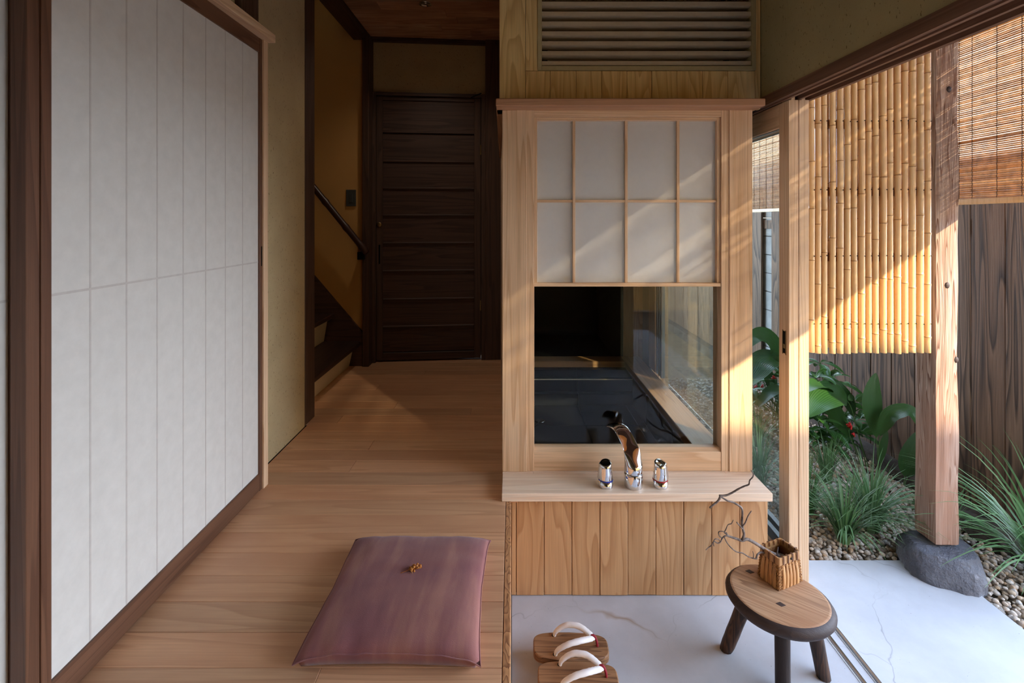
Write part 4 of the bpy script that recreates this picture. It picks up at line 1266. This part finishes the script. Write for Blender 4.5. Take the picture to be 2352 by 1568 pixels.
# basket
def basket():
    rz = math.atan2(.39, .92)
    cx, cy = .818, 1.478
    t = thing('bamboo_basket', 'small square woven bamboo basket standing on the stool', 'basket', (cx, cy, SZ), rz)
    hx, hy, H = .046, .034, .0925
    def half(z):
        k = 1.10 - .16 * (z / H)
        return hx * k, hy * k
    # wall strips, each a bowed bamboo slat
    def strip(p0, p1, q0, q1, out):
        """from bottom edge p0-p1 to top edge q0-q1, bulging outward"""
        b = nb()
        rows = []
        m = 6
        for i in range(m + 1):
            s = i / m
            a = Vector(p0).lerp(Vector(q0), s); c = Vector(p1).lerp(Vector(q1), s)
            bow = Vector(out) * (.0022 * math.sin(PI * s))
            nar = 1 - .28 * max(0, (s - .55) / .45)
            mid = (a + c) / 2
            rows.append([b.verts.new(mid + (a - mid) * nar + bow), b.verts.new(mid + bow + Vector(out) * .0012), b.verts.new(mid + (c - mid) * nar + bow)])
        rows2 = [[b.verts.new(v.co - Vector(out) * .0018) for v in r] for r in rows]
        for A, B in zip(rows, rows[1:]):
            b.faces.new((A[0], A[1], B[1], B[0])); b.faces.new((A[1], A[2], B[2], B[1]))
        for A, B in zip(rows2, rows2[1:]):
            b.faces.new((A[1], A[0], B[0], B[1])); b.faces.new((A[2], A[1], B[1], B[2]))
        for A, A2, B, B2 in zip(rows, rows2, rows[1:], rows2[1:]):
            b.faces.new((A2[0], A[0], B[0], B2[0])); b.faces.new((A[2], A2[2], B2[2], B[2]))
        bmesh.ops.recalc_face_normals(b, faces=b.faces[:])
        return b
    zb, zt = .001, .070
    wx0, wy0 = half(zb); wx1, wy1 = half(zt)
    for side in range(4):
        horiz = side % 2 == 0
        cnt = 5 if horiz else 4
        sgn = -1 if side in (0, 3) else 1
        for i in range(cnt):
            u0 = -.74 + 1.48 * i / cnt + .012; u1 = -.74 + 1.48 * (i + 1) / cnt - .012
            if horiz:
                b = strip((u0 * wx0, sgn * wy0, zb), (u1 * wx0, sgn * wy0, zb), (u0 * wx1, sgn * wy1, zt), (u1 * wx1, sgn * wy1, zt), (0, sgn, 0))
            else:
                b = strip((sgn * wx0, u0 * wy0, zb), (sgn * wx0, u1 * wy0, zb), (sgn * wx1, u0 * wy1, zt), (sgn * wx1, u1 * wy1, zt), (sgn, 0, 0))
            obj('bamboo_strip', b, M['basket'], t, local=True, smooth=True)
    # dark backing lattice between strips
    b = nb()
    for side in range(4):
        horiz = side % 2 == 0
        sgn = -1 if side in (0, 3) else 1
        k = .965
        q = [(-1, zb), (1, zb), (1, .086), (-1, .086)]
        vs = []
        for u, z in q:
            a_, c_ = half(z)
            vs.append(b.verts.new((u * a_ * k, sgn * c_ * k, z) if horiz else (sgn * a_ * k, u * c_ * k, z)))
        b.faces.new(vs)
    a_, c_ = half(.0015)
    b.faces.new([b.verts.new((x * a_, y_ * c_, .0015)) for x, y_ in ((-1, -1), (1, -1), (1, 1), (-1, 1))])
    obj('lining', b, M['lining'], t, local=True)
    # woven corners and the woven band
    b = nb()
    for sx in (-1, 1):
        for sy in (-1, 1):
            for r in range(17):
                z = .004 + r * .0042
                a_, c_ = half(z)
                for cidx in range(3):
                    off = .0045 * (cidx + .5 + .5 * (r % 2) - .25)
                    for ax in (0, 1):
                        p = (sx * (a_ - off), sy * c_, z) if ax == 0 else (sx * a_, sy * (c_ - off * .9), z)
                        d = (.0021, .0012, .0018) if ax == 0 else (.0012, .0019, .0018)
                        v = bmesh.ops.create_icosphere(b, subdivisions=1, radius=1)['verts']
                        for w_ in v: w_.co = Vector((w_.co.x * d[0] + p[0], w_.co.y * d[1] + p[1], w_.co.z * d[2] + p[2]))
    for side in range(4):
        horiz = side % 2 == 0
        sgn = -1 if side in (0, 3) else 1
        for r in range(3):
            z = .058 + r * .0045
            a_, c_ = half(z)
            m = 16 if horiz else 12
            for i in range(m):
                if (i // 2 + r) % 3 == 2: continue
                u = -.8 + 1.6 * (i + .5 * (r % 2)) / m
                p = (u * a_, sgn * (c_ + .0008), z) if horiz else (sgn * (a_ + .0008), u * c_, z)
                d = (.0022, .0011, .0019) if horiz else (.0011, .0022, .0019)
                v = bmesh.ops.create_icosphere(b, subdivisions=1, radius=1)['verts']
                for w_ in v: w_.co = Vector((w_.co.x * d[0] + p[0], w_.co.y * d[1] + p[1], w_.co.z * d[2] + p[2]))
    for f in b.faces: f.smooth = True
    o = obj('weave', b, M['basket_d'], t, local=True); o['kind'] = 'stuff'
    # rim bands, inside and outside
    def loop(z, k, rc=.006):
        a_, c_ = half(z); a_ *= k; c_ *= k
        out = []
        for sx, sy, a0 in ((1, 1, 0), (-1, 1, PI / 2), (-1, -1, PI), (1, -1, 1.5 * PI)):
            for j in range(5):
                a = a0 + j * PI / 8
                out.append((sx * (a_ - rc) + rc * math.cos(a), sy * (c_ - rc) + rc * math.sin(a)))
        return out
    for nm, ko, ki, z0, z1 in (('rim_band', 1.05, .985, .0715, H), ('inner_band', .97, .925, .0735, H - .001)):
        b = nb()
        o0, o1, i0, i1 = ([b.verts.new((x, y_, z)) for x, y_ in loop(z, k)] for z, k in ((z0, ko), (z1, ko), (z0, ki), (z1, ki)))
        n = len(o0)
        for j in range(n):
            jj = (j + 1) % n
            b.faces.new((o0[j], o0[jj], o1[jj], o1[j])); b.faces.new((o1[j], o1[jj], i1[jj], i1[j]))
            b.faces.new((i1[j], i1[jj], i0[jj], i0[j])); b.faces.new((i0[j], i0[jj], o0[jj], o0[j]))
        bmesh.ops.recalc_face_normals(b, faces=b.faces[:])
        obj(nm, b, M['basket'], t, local=True)
    # cane bindings round the rim
    a_, c_ = half(.082); a_ *= 1.06; c_ *= 1.06
    for side in range(4):
        horiz = side % 2 == 0
        sgn = -1 if side in (0, 3) else 1
        for u in ((-.62, -.2, .22, .62) if horiz else (-.55, 0, .55)):
            b = nb()
            for du in (-.04, .0, .04):
                pr = [(0.0012, .071), (0.0016, .082), (.0012, H + .0008), (-.006, H + .0012), (-.0075, .082)]
                pts = []
                for o_, z in pr:
                    pts.append(((u + du) * a_, sgn * (c_ + o_), z) if horiz else (sgn * (a_ + o_), (u + du) * c_, z))
                tube(b, pts, .0007, 5)
            obj('binding', b, M['wrap'], t, local=True)
    b = nb(); bmesh.ops.create_uvsphere(b, u_segments=10, v_segments=6, radius=.0035)
    for v in b.verts: v.co = Vector((v.co.x + .10 * a_, v.co.y * .5 - c_ - .001, v.co.z + .081))
    obj('stud', b, M['nail'], t, local=True, smooth=True)
    # water cup inside
    b = nb(); lathe(b, [(.021, .004), (.025, .062), (.0235, .062), (.020, .056)], (0, 0, 0), 20)
    o = obj('water_cup', b, M['greymetal'], t, local=True, smooth=True)
    return t
basket()

# branch in the basket
def branch():
    base = Vector((.822, 1.487, SZ + .05))
    t = thing('bare_branch', 'twisted bare grey branch leaning out of the basket', 'branch', base)
    def run(Y, xy, r0, r1, name='twig', jit=.0):
        pts = smooth_path(PP(Y, *xy), 5)
        n = len(pts) - 1
        b = nb()
        tube(b, pts, [(r0 + (r1 - r0) * i / n) * (1 + .18 * noise.noise(Vector((i * .9, r0 * 900, 0)))) for i in range(n + 1)], 8)
        return obj(name, b, M['twig'], t, smooth=True)
    run((1.487, 1.44), ((1789, 1277), (1775, 1271), (1752, 1258), (1738, 1249), (1722, 1240), (1714, 1238), (1704, 1241), (1692, 1237), (1680, 1233), (1672, 1230), (1668, 1224)), .0055, .0028, 'stem')
    run((1.45, 1.42), ((1704, 1240), (1709, 1228), (1706, 1214), (1704, 1200), (1705, 1182), (1704, 1168), (1696, 1160), (1683, 1153), (1672, 1150), (1660, 1143), (1653, 1138)), .0038, .0024)
    run((1.42, 1.41), ((1655, 1137), (1652, 1146), (1646, 1153), (1637, 1160), (1630, 1166)), .0032, .0026)
    run((1.42, 1.41), ((1652, 1138), (1668, 1137), (1682, 1131), (1697, 1122), (1710, 1116), (1720, 1112), (1722, 1103), (1729, 1095), (1730, 1087), (1725, 1080)), .0030, .0014)
    run((1.435, 1.43), ((1706, 1208), (1712, 1200), (1715, 1192), (1719, 1183), (1726, 1173)), .0022, .0014)
    run((1.435, 1.43), ((1705, 1214), (1699, 1207), (1692, 1199)), .0020, .0016)
    run((1.44, 1.43), ((1668, 1226), (1664, 1222), (1667, 1216), (1672, 1205), (1680, 1202), (1684, 1194)), .0018, .0012)
    run((1.44, 1.43), ((1672, 1230), (1664, 1231), (1658, 1237), (1655, 1244), (1648, 1247), (1640, 1243), (1634, 1252), (1626, 1258), (1621, 1263)), .0020, .0012)
    run((1.44, 1.43), ((1660, 1236), (1652, 1230), (1651, 1221), (1660, 1220), (1668, 1224)), .0016, .0012)
    run((1.44, 1.43), ((1655, 1244), (1650, 1238), (1642, 1238), (1639, 1245), (1640, 1254)), .0015, .0010)
    run((1.445, 1.46), ((1664, 1234), (1670, 1246), (1680, 1258), (1692, 1267), (1706, 1270), (1717, 1277), (1727, 1281), (1737, 1283)), .0016, .0018)
    run((1.455, 1.455), ((1730, 1282), (1731, 1274), (1729, 1266)), .0014, .001)
    run((1.46, 1.487), ((1737, 1284), (1740, 1273), (1750, 1268), (1765, 1272), (1780, 1276)), .0024, .0034)
    run((1.48, 1.49), ((1784, 1276), (1786, 1264), (1787, 1256)), .0022, .0010)
    return t
branch()

# chrome tap
def loft(b, rings):
    R = [[b.verts.new(p) for p in r] for r in rings]
    n = len(R[0])
    for A, B in zip(R, R[1:]):
        for j in range(n):
            b.faces.new((A[j], A[(j + 1) % n], B[(j + 1) % n], B[j]))
    b.faces.new(R[0][::-1]); b.faces.new(R[-1])
    bmesh.ops.recalc_face_normals(b, faces=b.faces[:])
def tap():
    cx, cy, z0 = .428, 1.705, .028
    t = thing('bath_tap', 'tall chrome spout tap in the middle of the ledge', 'tap', (cx, cy, z0), .28)
    b = nb(); lathe(b, [(.0315, 0), (.0322, .002), (.0322, .046), (.0315, .0475)], n=32)
    obj('base', b, M['chrome'], t, local=True, smooth=True)
    b = nb(); lathe(b, [(.0308, .0475), (.0308, .0495)], n=32)
    obj('joint_ring', b, M['dark'], t, local=True)
    # body: front is cut away in a slanted plane, back sweeps up and over towards the bath
    rings = []
    n = 32
    def ring(cy_, cz, rx, rb, rf, tilt, sx=0):
        out = []
        for j in range(n):
            a = 2 * PI * j / n
            x = math.cos(a) * rx
            s = math.sin(a)
            y_ = s * rb if s > 0 else -(abs(s) ** 1.0) * rf
            out.append(Vector((x + sx, cy_ + y_ * math.cos(tilt), cz + y_ * math.sin(tilt))))
        return out
    rings.append(ring(0, .0495, .0315, .0315, .0315, 0))
    rings.append(ring(0, .051, .032, .032, .032, 0))
    rings.append(ring(0, .075, .032, .032, .032, 0))
    for i in range(1, 19):
        s = i / 18
        zc = .075 + .088 * s - .0 * s * s
        yc = .004 * s + .105 * max(0, s - .25) ** 2
        rf = .032 - .052 * min(1, s * 1.25)        # flat, then hollow front
        rf = max(rf, -.012)
        tl = .15 * s + 1.0 * max(0, s - .3) ** 1.5
        rx = .032 - .003 * s
        rings.append(ring(yc, zc + .010 * s, rx, .030 - .010 * s, rf, tl, -.012 * s * s))
    for i in range(1, 7):
        s = i / 6
        rings.append(ring(.063 + .050 * s, .173 + .012 * s - .016 * s * s, .029 - .002 * s, .019 - .011 * s, -.011 + .010 * s, .73 + .62 * s, -.012 - .012 * s))
    b = nb(); loft(b, rings)
    o = obj('spout', b, M['chrome'], t, local=True, smooth=True)
    return t
tap()
def knob(name, label, px, ringm, side):
    cx = (px - 1176) / F * 1.705
    t = thing(name, label, 'tap handle', (cx, 1.705, .028), 0, 'tap handles on the ledge')
    b = nb(); lathe(b, [(.0260, 0), (.0265, .0015), (.0265, .0235)], n=28)
    obj('base', b, M['chrome'], t, local=True, smooth=True)
    b = nb(); lathe(b, [(.0262, .0235), (.0262, .0258)], n=28)
    r = obj('colour_ring', b, ringm, t, local=True)
    b = nb()
    rings = []
    n = 28
    for z, r_, tl in ((.0258, .0255, 0), (.030, .0260, 0), (.05, .0235, 0), (.070, .0215, .10), (.079, .0208, .22), (.0825, .0185, .26), (.081, .014, .2)):
        ring = []
        for j in range(n):
            a = 2 * PI * j / n
            bump = 1 + .16 * math.exp(-((math.cos(a) * side - 1) / .05) ** 2) * (1 if z > .028 else 0)
            x, y_ = r_ * math.cos(a) * bump, r_ * math.sin(a)
            ring.append(Vector((x, y_, z + tl * (y_ - side * x * .5) * .9)))
        rings.append(ring)
    loft(b, rings)
    o = obj('handle', b, M['chrome'], t, local=True, smooth=True)
    return t
knob('cold_tap_handle', 'chrome tap handle with blue ring left of the spout', 1391, M['blue'], -1)
knob('hot_tap_handle', 'chrome tap handle with red ring right of the spout', 1516.5, M['red'], 1)
